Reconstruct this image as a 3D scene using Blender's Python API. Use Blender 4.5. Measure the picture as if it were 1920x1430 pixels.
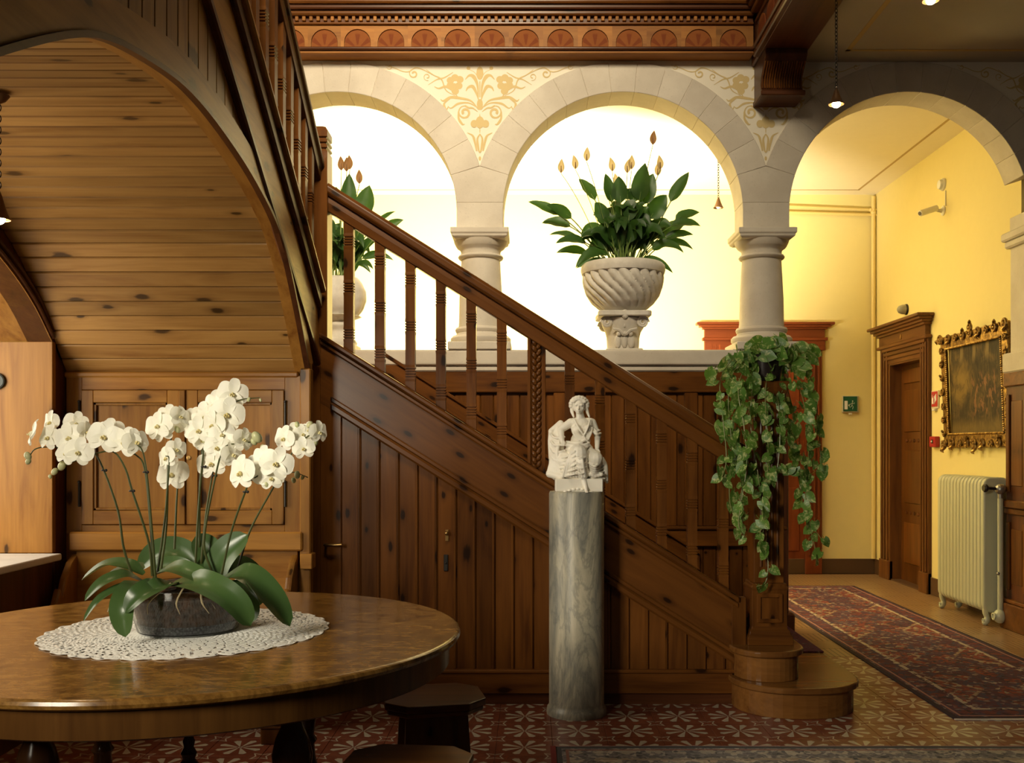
import bpy, bmesh, math, random
from mathutils import Vector, Matrix, Euler
import numpy as np
random.seed(7)
PI = math.pi
for o in list(bpy.data.objects): bpy.data.objects.remove(o, do_unlink=True)
SC = bpy.context.scene
COL = SC.collection

# ------------------------------------------------------------ camera (view camera with rise and slight cross shift)
F, CX, CY, H = 1850.0, 995.0, 837.0, 1.4
cam_d = bpy.data.cameras.new('camera'); cam = bpy.data.objects.new('camera', cam_d); COL.objects.link(cam)
cam.location = (0, 0, H); cam.rotation_euler = (PI/2, 0, 0)
cam_d.sensor_fit = 'HORIZONTAL'; cam_d.sensor_width = 36; cam_d.lens = 36*F/1920
cam_d.shift_x = (960-CX)/1920; cam_d.shift_y = (CY-715)/1920
cam_d.clip_start = .05; cam_d.clip_end = 100
SC.camera = cam

# ------------------------------------------------------------ world, large lights, exposure
W = bpy.data.worlds.new('world'); SC.world = W; W.use_nodes = True
W.node_tree.nodes['Background'].inputs[0].default_value = (1, .86, .66, 1)
W.node_tree.nodes['Background'].inputs[1].default_value = .02
SC.view_settings.view_transform = 'Standard'; SC.view_settings.look = 'None'
SC.view_settings.gamma = 1; SC.view_settings.use_curve_mapping = False
SC.view_settings.exposure = 0.0

def area(name, loc, target, sx, sy, power, col, spread=PI):
    d = bpy.data.lights.new(name, 'AREA'); d.shape = 'RECTANGLE'; d.size = sx; d.size_y = sy
    d.energy = power; d.color = col; d.spread = spread
    o = bpy.data.objects.new(name, d); COL.objects.link(o); o.location = loc
    o.rotation_euler = (Vector(target)-Vector(loc)).to_track_quat('-Z', 'Y').to_euler()
    return o
def point(name, loc, power, col, r=.05):
    d = bpy.data.lights.new(name, 'POINT'); d.energy = power; d.color = col; d.shadow_soft_size = r
    o = bpy.data.objects.new(name, d); COL.objects.link(o); o.location = loc
    return o
# daylight through the niche window on the left, and an added left light for statue and orchids, no window built
area('niche_daylight', (-3.35, 3.9, 1.75), (0, 4.2, 1.0), 1.5, 1.5, 50, (1, .9, .7))
area('hall_left_added_light', (-2.35, 0.2, 2.3), (.3, 5.3, 1.15), .8, 1.3, 18, (1, .91, .72), .95)
# daylight falling down the open stairwell from the storey above
area('stairwell_daylight', (-.5, 2.0, 6.1), (-1.0, 7.3, 3.5), 1.6, 1.2, 88, (1, .84, .58), 1.25)
# uplighters on the corridor side of the parapet
def spot(name, loc, target, power, col, angle, blend=.6, r=.1):
    d = bpy.data.lights.new(name, 'SPOT'); d.energy = power; d.color = col; d.spot_size = angle; d.spot_blend = blend; d.shadow_soft_size = r
    o = bpy.data.objects.new(name, d); COL.objects.link(o); o.location = loc
    o.rotation_euler = (Vector(target)-Vector(loc)).to_track_quat('-Z', 'Y').to_euler(); return o
spot('corridor_uplight', (-1.1, 8.2, 1.95), (-1.3, 10.2, 3.4), 900, (1, .91, .68), 2.3)
spot('corridor_uplight', (.35, 8.2, 1.95), (-.1, 10.2, 3.4), 1150, (1, .91, .68), 2.3)
point('corridor_fill', (1.6, 8.6, 3.4), 14, (1, .88, .6), .1)  # added fill for the right of the corridor, no fixture behind it

# ------------------------------------------------------------ pixel <-> world helpers
def at(x, y, Y): return Vector(((x-CX)/F*Y, Y, H+(CY-y)/F*Y))
def atX(x, y, X): return at(x, y, X*F/(x-CX))
def atZ(x, y, Z): return at(x, y, (H-Z)*F/(y-CY))

# ------------------------------------------------------------ object helpers
ORG = {}
def link(o, parent=None):
    COL.objects.link(o)
    if parent is not None: o.parent = parent
    return o
def tag(o, label=None, cat=None, group=None, kind=None):
    if label: o['label'] = label
    if cat: o['category'] = cat
    if group: o['group'] = group
    if kind: o['kind'] = kind
    return o
def thing(name, loc, label, cat, group=None, kind=None):
    o = bpy.data.objects.new(name, None); link(o); o.location = Vector(loc); o.empty_display_size = .1
    ORG[o.name] = Vector(loc)
    return tag(o, label, cat, group, kind)
def org(p): return ORG[p.name] if p is not None else Vector((0, 0, 0))

class MB:
    def __init__(s): s.v = []; s.f = []
    def add(s, vs, fs):
        n = len(s.v); s.v += [Vector(p) for p in vs]; s.f += [tuple(i+n for i in f) for f in fs]; return s
    def box(s, x0, x1, y0, y1, z0, z1):
        return s.add([(x0,y0,z0),(x1,y0,z0),(x1,y1,z0),(x0,y1,z0),(x0,y0,z1),(x1,y0,z1),(x1,y1,z1),(x0,y1,z1)],
                     [(3,2,1,0),(4,5,6,7),(0,1,5,4),(1,2,6,5),(2,3,7,6),(3,0,4,7)])
    def prism(s, poly, axis, a, b):
        # poly: 2d points; axis 0: (y,z), 1: (x,z), 2: (x,y)
        def mk(p, t): return {0:(t,p[0],p[1]), 1:(p[0],t,p[1]), 2:(p[0],p[1],t)}[axis]
        n = len(poly)
        vs = [mk(p, a) for p in poly]+[mk(p, b) for p in poly]
        return s.add(vs, [tuple(range(n))[::-1], tuple(range(n, 2*n))]+[(i, (i+1)%n, n+(i+1)%n, n+i) for i in range(n)])
    def lathe(s, prof, c, n=32, sx=1, sy=1, cap=True, fr=None):
        c = Vector(c); vs = []; fs = []
        for k, (r, z) in enumerate(prof):
            for i in range(n):
                a = 2*PI*i/n; m = fr(a, z) if fr else 1
                vs.append(c+Vector((r*m*sx*math.cos(a), r*m*sy*math.sin(a), z)))
        for k in range(len(prof)-1):
            for i in range(n):
                j = (i+1)%n; fs.append((k*n+i, k*n+j, (k+1)*n+j, (k+1)*n+i))
        if cap:
            if prof[0][0] > 1e-5: fs.append(tuple(range(n))[::-1])
            if prof[-1][0] > 1e-5: fs.append(tuple((len(prof)-1)*n+i for i in range(n)))
        return s.add(vs, fs)
    def sqlathe(s, prof, cx, cy):
        # square-plan turning: prof of (half, z)
        vs = []; fs = []
        for r, z in prof: vs += [(cx-r,cy-r,z),(cx+r,cy-r,z),(cx+r,cy+r,z),(cx-r,cy+r,z)]
        for k in range(len(prof)-1):
            for i in range(4):
                j = (i+1)%4; fs.append((k*4+i, k*4+j, k*4+4+j, k*4+4+i))
        m = (len(prof)-1)*4
        fs += [(3,2,1,0), (m,m+1,m+2,m+3)]
        return s.add(vs, fs)
    def tube(s, pts, rad, n=8, cap=True, flat=1):
        pts = [Vector(p) for p in pts]; m = len(pts)
        if not hasattr(rad, '__len__'): rad = [rad]*m
        up = Vector((0, 0, 1)); vs = []; fs = []; prev = None
        for k, p in enumerate(pts):
            t = (pts[min(k+1, m-1)]-pts[max(k-1, 0)])
            if t.length < 1e-9: t = Vector((0, 0, 1))
            t.normalize()
            if prev is None:
                a = t.cross(up)
                if a.length < .1: a = t.cross(Vector((1, 0, 0)))
            else: a = prev-t*prev.dot(t)
            a.normalize(); prev = a; b = t.cross(a)
            for i in range(n):
                g = 2*PI*i/n; vs.append(p+(a*math.cos(g)+b*math.sin(g)*flat)*rad[k])
        for k in range(m-1):
            for i in range(n):
                j = (i+1)%n; fs.append((k*n+i, k*n+j, (k+1)*n+j, (k+1)*n+i))
        if cap: fs += [tuple(range(n))[::-1], tuple((m-1)*n+i for i in range(n))]
        return s.add(vs, fs)
    def sweep(s, prof, pts, closed=True):
        # profile 2d (a,b) swept along straight/curved pts; frame: b along given up
        pass
    def ball(s, c, rx, ry=None, rz=None, seg=16, rings=10, rot=None):
        ry = ry or rx; rz = rz or rx; c = Vector(c); vs = []; fs = []
        for k in range(rings+1):
            ph = PI*k/rings
            for i in range(seg):
                a = 2*PI*i/seg
                p = Vector((rx*math.sin(ph)*math.cos(a), ry*math.sin(ph)*math.sin(a), -rz*math.cos(ph)))
                if rot: p.rotate(rot)
                vs.append(c+p)
        for k in range(rings):
            for i in range(seg):
                j = (i+1)%seg; fs.append((k*seg+i, k*seg+j, (k+1)*seg+j, (k+1)*seg+i))
        return s.add(vs, fs)
    def torus(s, c, R, r, axis=2, n=24, m=8, sx=1, sy=1):
        c = Vector(c); vs = []; fs = []
        for i in range(n):
            a = 2*PI*i/n
            for j in range(m):
                b = 2*PI*j/m; d = R+r*math.cos(b)
                p = (d*math.cos(a)*sx, d*math.sin(a)*sy, r*math.sin(b))
                p = {2: p, 1: (p[0], p[2], p[1]), 0: (p[2], p[0], p[1])}[axis]
                vs.append(c+Vector(p))
        for i in range(n):
            for j in range(m):
                fs.append((i*m+j, ((i+1)%n)*m+j, ((i+1)%n)*m+(j+1)%m, i*m+(j+1)%m))
        return s.add(vs, fs)
    def mesh(s, name, mat, off=Vector((0,0,0)), bevel=0, smooth=False, seg=1):
        bm = bmesh.new()
        vs = [bm.verts.new(p-off) for p in s.v]
        for f in s.f:
            try: bm.faces.new([vs[i] for i in f])
            except ValueError: pass
        bmesh.ops.remove_doubles(bm, verts=bm.verts, dist=1e-6)
        bmesh.ops.recalc_face_normals(bm, faces=bm.faces)
        if bevel:
            es = [e for e in bm.edges if len(e.link_faces) == 2 and e.calc_face_angle(0) > .5]
            bmesh.ops.bevel(bm, geom=es, offset=bevel, segments=seg, affect='EDGES', clamp_overlap=True, profile=.6)
        if smooth:
            for f in bm.faces: f.smooth = True
            lim = 0.7 if smooth is True else smooth
            for e in bm.edges:
                if len(e.link_faces) != 2 or e.calc_face_angle(0) > lim: e.smooth = False
        me = bpy.data.meshes.new(name); bm.to_mesh(me); bm.free()
        if mat: me.materials.append(mat)
        return me
    def build(s, name, mat, parent=None, bevel=0, smooth=False, origin=None, seg=1):
        lo = [min(p[i] for p in s.v) for i in range(3)]; hi = [max(p[i] for p in s.v) for i in range(3)]
        c = Vector([(a+b)/2 for a, b in zip(lo, hi)]) if origin is None else Vector(origin)
        me = s.mesh(name, mat, c, bevel, smooth, seg)
        o = bpy.data.objects.new(name, me); link(o, parent)
        o.location = c-org(parent); ORG[o.name] = c
        return o
def inst(name, me, loc, parent=None, rot=None, scale=1):
    o = bpy.data.objects.new(name, me); link(o, parent); o.location = Vector(loc)-org(parent)
    if rot is not None: o.rotation_euler = rot
    o.scale = (scale,)*3 if not hasattr(scale, '__len__') else scale
    ORG[o.name] = Vector(loc)
    return o
def struct(name, mb, mat, label, bevel=0, smooth=False, **k):
    return tag(mb.build(name, mat, None, bevel, smooth, **k), label, None, None, 'structure')
def bez(pts, n):
    # Catmull-Rom through points
    P = [Vector(p) for p in pts]; P = [P[0]*2-P[1]]+P+[P[-1]*2-P[-2]]; out = []
    m = len(P)-3
    for i in range(n+1):
        t = i/n*m; k = min(int(t), m-1); u = t-k; a, b, c, d = P[k:k+4]
        out.append(.5*((2*b)+(c-a)*u+(2*a-5*b+4*c-d)*u*u+(3*b-a-3*c+d)*u**3))
    return out

# ------------------------------------------------------------ node expression helper
class E:
    def __init__(s, nt, sock): s.nt = nt; s.s = sock
    def op(s, o, b=None, c=None):
        n = s.nt.nodes.new('ShaderNodeMath'); n.operation = o; s.nt.links.new(s.s, n.inputs[0])
        for i, q in ((1, b), (2, c)):
            if q is None: continue
            if isinstance(q, E): s.nt.links.new(q.s, n.inputs[i])
            else: n.inputs[i].default_value = q
        return E(s.nt, n.outputs[0])
    def __add__(s, b): return s.op('ADD', b)
    def __sub__(s, b): return s.op('SUBTRACT', b)
    def __mul__(s, b): return s.op('MULTIPLY', b)
    def __truediv__(s, b): return s.op('DIVIDE', b)
    def __radd__(s, b): return s.op('ADD', b)
    def __rmul__(s, b): return s.op('MULTIPLY', b)
    def __rsub__(s, b): return (s*-1)+b
    def abs(s): return s.op('ABSOLUTE')
    def lt(s, b): return s.op('LESS_THAN', b)
    def gt(s, b): return s.op('GREATER_THAN', b)
    def max(s, b): return s.op('MAXIMUM', b)
    def min(s, b): return s.op('MINIMUM', b)
    def mod(s, b): return s.op('FLOORED_MODULO', b)
    def sin(s): return s.op('SINE')
    def cos(s): return s.op('COSINE')
    def sqrt(s): return s.op('SQRT')
    def atan2(s, b): return s.op('ARCTAN2', b)
    def floor(s): return s.op('FLOOR')
    def step(s, a, b, lo=0, hi=1):
        n = s.nt.nodes.new('ShaderNodeMapRange'); n.interpolation_type = 'SMOOTHSTEP'
        s.nt.links.new(s.s, n.inputs[0])
        for i, q in enumerate((a, b, lo, hi)): n.inputs[i+1].default_value = q
        return E(s.nt, n.outputs[0])
class M:
    def __init__(s, name, rough=.5, **k):
        s.m = bpy.data.materials.new(name); s.m.use_nodes = True; s.nt = s.m.node_tree
        s.b = s.nt.nodes['Principled BSDF']; s.b.inputs['Roughness'].default_value = rough
        for a, v in k.items(): s.b.inputs[a.replace('_', ' ')].default_value = v
    def n(s, t, **k):
        n = s.nt.nodes.new('ShaderNode'+t)
        for a, v in k.items(): setattr(n, a, v)
        return n
    def l(s, a, b): s.nt.links.new(a.s if isinstance(a, E) else a, b)
    def coord(s, kind='Object', scale=(1,1,1), rnd=0, rot=(0,0,0)):
        t = s.n('TexCoord'); out = t.outputs[kind]
        if rnd:
            i = s.n('ObjectInfo'); v = s.n('VectorMath', operation='MULTIPLY_ADD')
            c = s.n('CombineXYZ')
            for q in range(3): s.l(i.outputs['Random'], c.inputs[q])
            s.l(c.outputs[0], v.inputs[0]); v.inputs[1].default_value = (rnd, rnd*1.7, rnd*2.3); s.l(out, v.inputs[2]); out = v.outputs[0]
        mp = s.n('Mapping'); mp.inputs['Scale'].default_value = scale; mp.inputs['Rotation'].default_value = rot; s.l(out, mp.inputs[0])
        return mp.outputs[0]
    def xyz(s, vec):
        q = s.n('SeparateXYZ'); s.l(vec, q.inputs[0]); return [E(s.nt, o) for o in q.outputs]
    def noise(s, vec, scale=5, detail=3, rough=.55, dist=0):
        q = s.n('TexNoise'); s.l(vec, q.inputs['Vector']); q.inputs['Scale'].default_value = scale
        q.inputs['Detail'].default_value = detail; q.inputs['Roughness'].default_value = rough; q.inputs['Distortion'].default_value = dist
        return E(s.nt, q.outputs[0])
    def voro(s, vec, scale=5, feature='F1', rnd=1, dim='3D'):
        q = s.n('TexVoronoi', feature=feature, voronoi_dimensions=dim); s.l(vec, q.inputs['Vector']); q.inputs['Scale'].default_value = scale
        q.inputs['Randomness'].default_value = rnd
        return q
    def ramp(s, fac, stops):
        q = s.n('ValToRGB'); s.l(fac, q.inputs[0]); e = q.color_ramp.elements
        while len(e) < len(stops): e.new(.5)
        for el, (p, c) in zip(e, stops): el.position = p; el.color = (*c, 1)
        return q.outputs[0]
    def mix(s, fac, a, b):
        q = s.n('Mix', data_type='RGBA')
        for sock, v in ((q.inputs[0], fac), (q.inputs[6], a), (q.inputs[7], b)):
            if isinstance(v, E): s.l(v, sock)
            elif isinstance(v, (tuple, list)): sock.default_value = (*v[:3], 1)
            elif isinstance(v, (int, float)): sock.default_value = v
            else: s.l(v, sock)
        return q.outputs[2]
    def color(s, c):
        if isinstance(c, tuple): s.b.inputs['Base Color'].default_value = (*c, 1)
        else: s.l(c, s.b.inputs['Base Color'])
        return s
    def bump(s, h, strength=.3, dist=.01):
        q = s.n('Bump'); q.inputs['Strength'].default_value = strength; q.inputs['Distance'].default_value = dist
        s.l(h, q.inputs['Height']); s.l(q.outputs[0], s.b.inputs['Normal']); return s

def wood(name, light, dark, axis=0, knots=1.0, rough=.36, rnd=13, coat=.05, ring=1.0, kscale=1.0, thick=None):
    if thick is None: thick = (1, 0, 1)[axis]
    m = M(name, rough); m.b.inputs['Coat Weight'].default_value = coat; m.b.inputs['Coat Roughness'].default_value = .18
    sc = [9.0]*3; sc[axis] = 1.0
    v = m.coord('Object', tuple(sc), rnd)
    n1 = m.noise(v, 1.3*ring, 4, .55, .8)
    sc2 = [60.0]*3; sc2[axis] = 2.5
    n2 = m.noise(m.coord('Object', tuple(sc2), rnd), 1, 3, .6)
    sc3 = [3.6*kscale]*3; sc3[axis] = 1.7*kscale; sc3[thick] = .02
    kx_ = m.xyz(m.coord('Object', tuple(sc3), rnd)); cross = [q for q in (0, 1, 2) if q not in (axis, thick)][0]
    cb_ = m.n('CombineXYZ'); m.l(kx_[axis], cb_.inputs[0]); m.l(kx_[cross], cb_.inputs[1])
    kv = m.voro(cb_.outputs[0], 1.6, dim='2D')
    mid = tuple((a*.55+b*.45) for a, b in zip(light, dark))
    c = m.ramp(n1*.75+n2*.25, [(.32, dark), (.47, mid), (.64, light)])
    ksep = m.n('SeparateColor'); m.l(kv.outputs['Color'], ksep.inputs[0])
    kd = E(m.nt, kv.outputs['Distance'])/(E(m.nt, ksep.outputs[1])*.9+.4)
    on = E(m.nt, ksep.outputs[0]).gt(.35)
    wob = m.noise(v, 9, 3)
    core = (kd+wob*.12).step(.12, .18, 1, 0)*on
    halo = (kd+wob*.16).step(.13, .36, 1, 0)*on
    c = m.mix(halo*(.45*knots), c, tuple(a*.55 for a in dark))
    c = m.mix(core*(.9*knots), c, tuple(a*.18 for a in dark))
    big = m.noise(m.coord('Object', (1, 1, 1), rnd), .9, 2)
    oi = m.n('ObjectInfo')
    val = E(m.nt, oi.outputs['Random'])*.38+big*.4+.62
    m.b.inputs['Specular IOR Level'].default_value = .25
    hs = m.n('HueSaturation'); m.l(c, hs.inputs['Color']); m.l(val, hs.inputs['Value'])
    m.color(hs.outputs[0]); m.bump(n1*.3+n2*.7, .12, .004)
    return m.m
def plain(name, col, rough=.5, nscale=0, namt=.15, bump=0, **k):
    m = M(name, rough, **k)
    if nscale:
        n = m.noise(m.coord('Object'), nscale, 4)
        m.color(m.mix(n, tuple(c*(1-namt) for c in col), tuple(min(1, c*(1+namt)) for c in col)))
        if bump: m.bump(n, bump, .01)
    else: m.color(col)
    return m.m

PL, PD = (.40, .19, .038), (.21, .08, .013)
SL, SD = (.165, .058, .010), (.068, .021, .004)
W_pine = [wood('pine_x', PL, PD, 0), wood('pine_y', PL, PD, 1), wood('pine_z', PL, PD, 2)]
W_plank = wood('pine_plank', (.43, .235, .07), (.24, .108, .026), 0, 1.0, thick=2, kscale=1.0)
W_stair = [wood('stair_pine_x', SL, SD, 0, rough=.3), wood('stair_pine_y', SL, SD, 1, rough=.3), wood('stair_pine_z', SL, SD, 2, rough=.3)]
W_dark = [wood('walnut_x', (.12, .04, .014), (.05, .016, .006), 0, .3), wood('walnut_y', (.12, .04, .014), (.05, .016, .006), 1, .3), wood('walnut_z', (.12, .04, .014), (.05, .016, .006), 2, .3)]
W_fascia = wood('fascia_pine', (.34, .14, .026), (.2, .068, .011), 0, .35, rough=.55, coat=0)
W_red = [wood('red_pine_x', (.20, .045, .012), (.11, .022, .006), 0, .1), None, wood('red_pine_z', (.20, .045, .012), (.11, .022, .006), 2, .1)]
W_step = wood('step_oak', (.26, .11, .026), (.14, .052, .012), 0, .1, rough=.25)
def stone(name, a, b, sc=3):
    m = M(name, .75); n = m.noise(m.coord('Object', (1,1,1), 5), sc, 6, .6); n2 = m.noise(m.coord('Object'), sc*25, 3)
    c = m.mix(n.step(.3, .7), a, b); c = m.mix(n2.step(.62, .75)*.35, c, tuple(x*.6 for x in b)); m.color(c); m.bump(n2+n, .15, .004); return m.m
STONE = stone('limestone', (.62, .56, .47), (.52, .46, .38))
MARB = stone('urn_stone', (.66, .62, .55), (.5, .46, .4), 6)
# ============================================================ SETTING
YA, YB = 7.34, 10.88          # arcade front, corridor back wall
XR = 3.80                     # right wall
ZC = 4.176                    # corridor ceiling
T = .2647; TX, TY = .2349, 4.861

# ---- floor tiles
def flower_tile_mat():
    m = M('flower_tile', .3); v = m.coord('Object'); x, y, z = m.xyz(v)
    u = (x/T+.5).mod(1)-.5; w = (y/T+.5).mod(1)-.5
    r = (u*u+w*w).sqrt(); a = w.atan2(u); d = (a.mod(PI/4)-PI/8).abs()
    perp = r*d.sin(); alo = r*d.cos()
    width = (alo*.19-.003).min(.22-alo*.36).min((.42-alo)*1.6)
    pet = (width-perp).step(-.004, .006)*(r.gt(.055))
    hub = (r-.03).abs().lt(.009)
    pc = (.5-u.abs()).abs(); qc = (.5-w.abs()).abs()
    s = pc.max(qc)-pc.min(qc)*.38
    ring = (s-.088).abs().step(.009, .015, 1, 0)
    mask = pet.max(hub).max(ring)
    n = m.noise(m.coord('Object', (1,1,1), 7), 9, 5, .6); n2 = m.noise(m.coord('Object', (1,1,1), 3), 60, 2)
    c = m.mix(n.step(.3, .7), (.19, .052, .028), (.26, .082, .042))
    c2 = m.mix(n, (.48, .42, .31), (.66, .59, .45))
    c = m.mix(mask*(n2.step(.2, .45, .75, 1)), c, c2)
    m.color(c); m.bump(n2, .05, .002); return m.m
TILE = flower_tile_mat()
def stripe_tile_mat(ax):
    m = M('stripe_tile_%d' % ax, .28); v = m.coord('Object'); x, y, z = m.xyz(v); q = (x, y)[ax]
    l = ((q/T*7).mod(1)-.5).abs().step(.1, .16)
    n = m.noise(m.coord('Object', (1,1,1), 4), 12, 4)
    c = m.mix(n, (.30, .18, .08), (.40, .25, .12)); m.color(m.mix(l, (.09, .038, .018), c)); return m.m
STRIPE = [stripe_tile_mat(0), stripe_tile_mat(1)]
GROUT = plain('grout', (.16, .08, .05), .8)
floor = struct('floor', MB().box(-4.5, 4.6, .5, YB+.1, -.06, -.004), GROUT, 'terracotta tiled hall floor with pale flower pattern')
tile_me = MB().box(-T/2+.0008, T/2-.0008, -T/2+.0008, T/2-.0008, -.01, 0).mesh('tile', TILE, bevel=.0012)
st_me = [MB().box(-T/2+.0008, T/2-.0008, -T/2+.0008, T/2-.0008, -.01, 0).mesh('striped_tile', STRIPE[i], bevel=.0012) for i in (0, 1)]
rest = MB(); ntile = 0
for j in range(-10, 23):
    for i in range(-12, 15):
        x, y = TX+i*T, TY+j*T
        if x < -2.5 or x > XR+.1 or y > YB: continue
        px, py = CX+x*F/y, CY+H*F/y
        hidden = (y > 5.5 and x < 1.0) or px > 1990 or px < -70 or py > 1470
        if y < 6.51:
            if hidden: rest.box(x-T/2+.0008, x+T/2-.0008, y-T/2+.0008, y+T/2-.0008, -.01, 0) if y < 5.5 or x > .9 else None
            else: inst('tile', tile_me, (x, y, 0), floor); ntile += 1
        elif not hidden and x > 1.0:
            inst('striped_tile', st_me[(i+j) % 2], (x, y, 0), floor)
r_ = rest.build('tile_field', TILE, floor, origin=(TX, TY, 0)); r_['kind'] = 'stuff'

# ---- plaster and paint
def plaster(name, col, amt=.06):
    m = M(name, .85); n = m.noise(m.coord('Object'), 1.6, 5, .6); n2 = m.noise(m.coord('Object'), 14, 3)
    m.color(m.mix(n*.6+n2*.4, tuple(c*(1-amt) for c in col), tuple(min(.95, c*(1+amt)) for c in col))); m.bump(n2, .08, .004); return m.m
YELLOW = plaster('yellow_wall_paint', (.78, .66, .285), .05)
CREAM = plaster('cream_plaster', (.78, .72, .60))
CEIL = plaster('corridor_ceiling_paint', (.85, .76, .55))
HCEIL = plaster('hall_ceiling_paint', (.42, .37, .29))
GOLDP = plain('ochre_paint', (.48, .34, .14), .7)
BASEB = plain('brown_skirting_paint', (.09, .045, .02), .5, 5)

# ---- arcade wall
AX = [-1.444, .6864, 2.817]; RI, RO, AZ = .893, 1.119, 3.146; HS = 1.0655
sp_ = MB(); xs = [-4.4+.02*i for i in range(int(8.8/.02)+1)]
low = []
for x in xs:
    z = 0
    for c in [AX[0]-2*HS]+AX+[AX[2]+2*HS]:
        d = abs(x-c)
        if d < RO-.03: z = max(z, AZ+math.sqrt((RO-.03)**2-d*d))
    low.append(max(z, 3.3))
vs = []; fs = []
for x, z in zip(xs, low): vs += [(x, YA+.015, z), (x, YA+.015, 4.7), (x, YA+.29, z), (x, YA+.29, 4.7)]
for i in range(len(xs)-1):
    a = i*4; fs += [(a, a+4, a+5, a+1), (a+2, a+3, a+7, a+6), (a, a+2, a+6, a+4)]
sp_.add(vs, fs)
arc = struct('wall_arcade', sp_, CREAM, 'cream plaster spandrels above the three stone arches')
a0 = math.asin(math.sqrt(RO**2-HS**2)/RO); nv = 13
for c in AX:
    for k in range(nv):
        t0 = a0+(PI-2*a0)*k/nv; t1 = a0+(PI-2*a0)*(k+1)/nv; poly = []
        for i in range(5): t = t0+(t1-t0)*i/4; poly.append((c+RI*math.cos(t), AZ+RI*math.sin(t)))
        for i in range(5): t = t1+(t0-t1)*i/4; poly.append((c+RO*math.cos(t), AZ+RO*math.sin(t)))
        MB().prism(poly, 1, YA, YA+.30).build('voussoir', STONE, arc, bevel=.0035)
zap = AZ+math.sqrt(RO**2-HS**2)
def inner(z): return HS-math.sqrt(RI*RI-(z-AZ)**2) if z > AZ else HS-RI
zi = AZ+RI*math.sin(a0)
def pier_blocks(cx, lo=-1, hi=1):
    for z0, z1, top in ((3.015, 3.215, 0), (3.215, zi, 1)):
        zz = [z0+(z1-z0)*i/6 for i in range(7)]
        R_ = [(cx+hi*inner(z), z) for z in zz]; L_ = [(cx+lo*inner(z), z) for z in zz][::-1]
        MB().prism(R_+([(cx, zap-.002)] if top else [])+L_, 1, YA, YA+.30).build('springer_stone', STONE, arc, bevel=.0035)
for c in (AX[0]+HS, AX[1]+HS): pier_blocks(c)
pier_blocks(AX[0]-HS)
# right wall pier: stone above the ledge, panelled wood below
MB().box(AX[2]+RI, 4.4, YA, YA+.30, 3.015, AZ+.02).build('springer_stone', STONE, arc, bevel=.003)
MB().prism([(AX[2]+inner(0)+HS*0+RI*math.cos(t), AZ+RI*math.sin(t)) for t in [a0*i/5 for i in range(6)]]+[(4.4, zi), (4.4, AZ)], 1, YA, YA+.30).build('springer_stone', STONE, arc, bevel=.003)
pr = struct('wall_pier', MB().box(3.715, 4.4, YA+.0, YA+.30, 2.12, 3.015), STONE, 'pale stone pier at the right end of the arcade', bevel=.004)
MB().box(3.66, 4.4, YA-.05, YA+.35, 2.985, 3.05).build('impost', STONE, pr, bevel=.012)
MB().box(3.68, 4.4, YA-.03, YA+.33, 2.93, 2.985).build('impost', STONE, pr, bevel=.012)
MB().box(3.668, 4.4, YA-.08, YA+.34, 1.965, 2.12).build('ledge', STONE, pr, bevel=.012)

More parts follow.
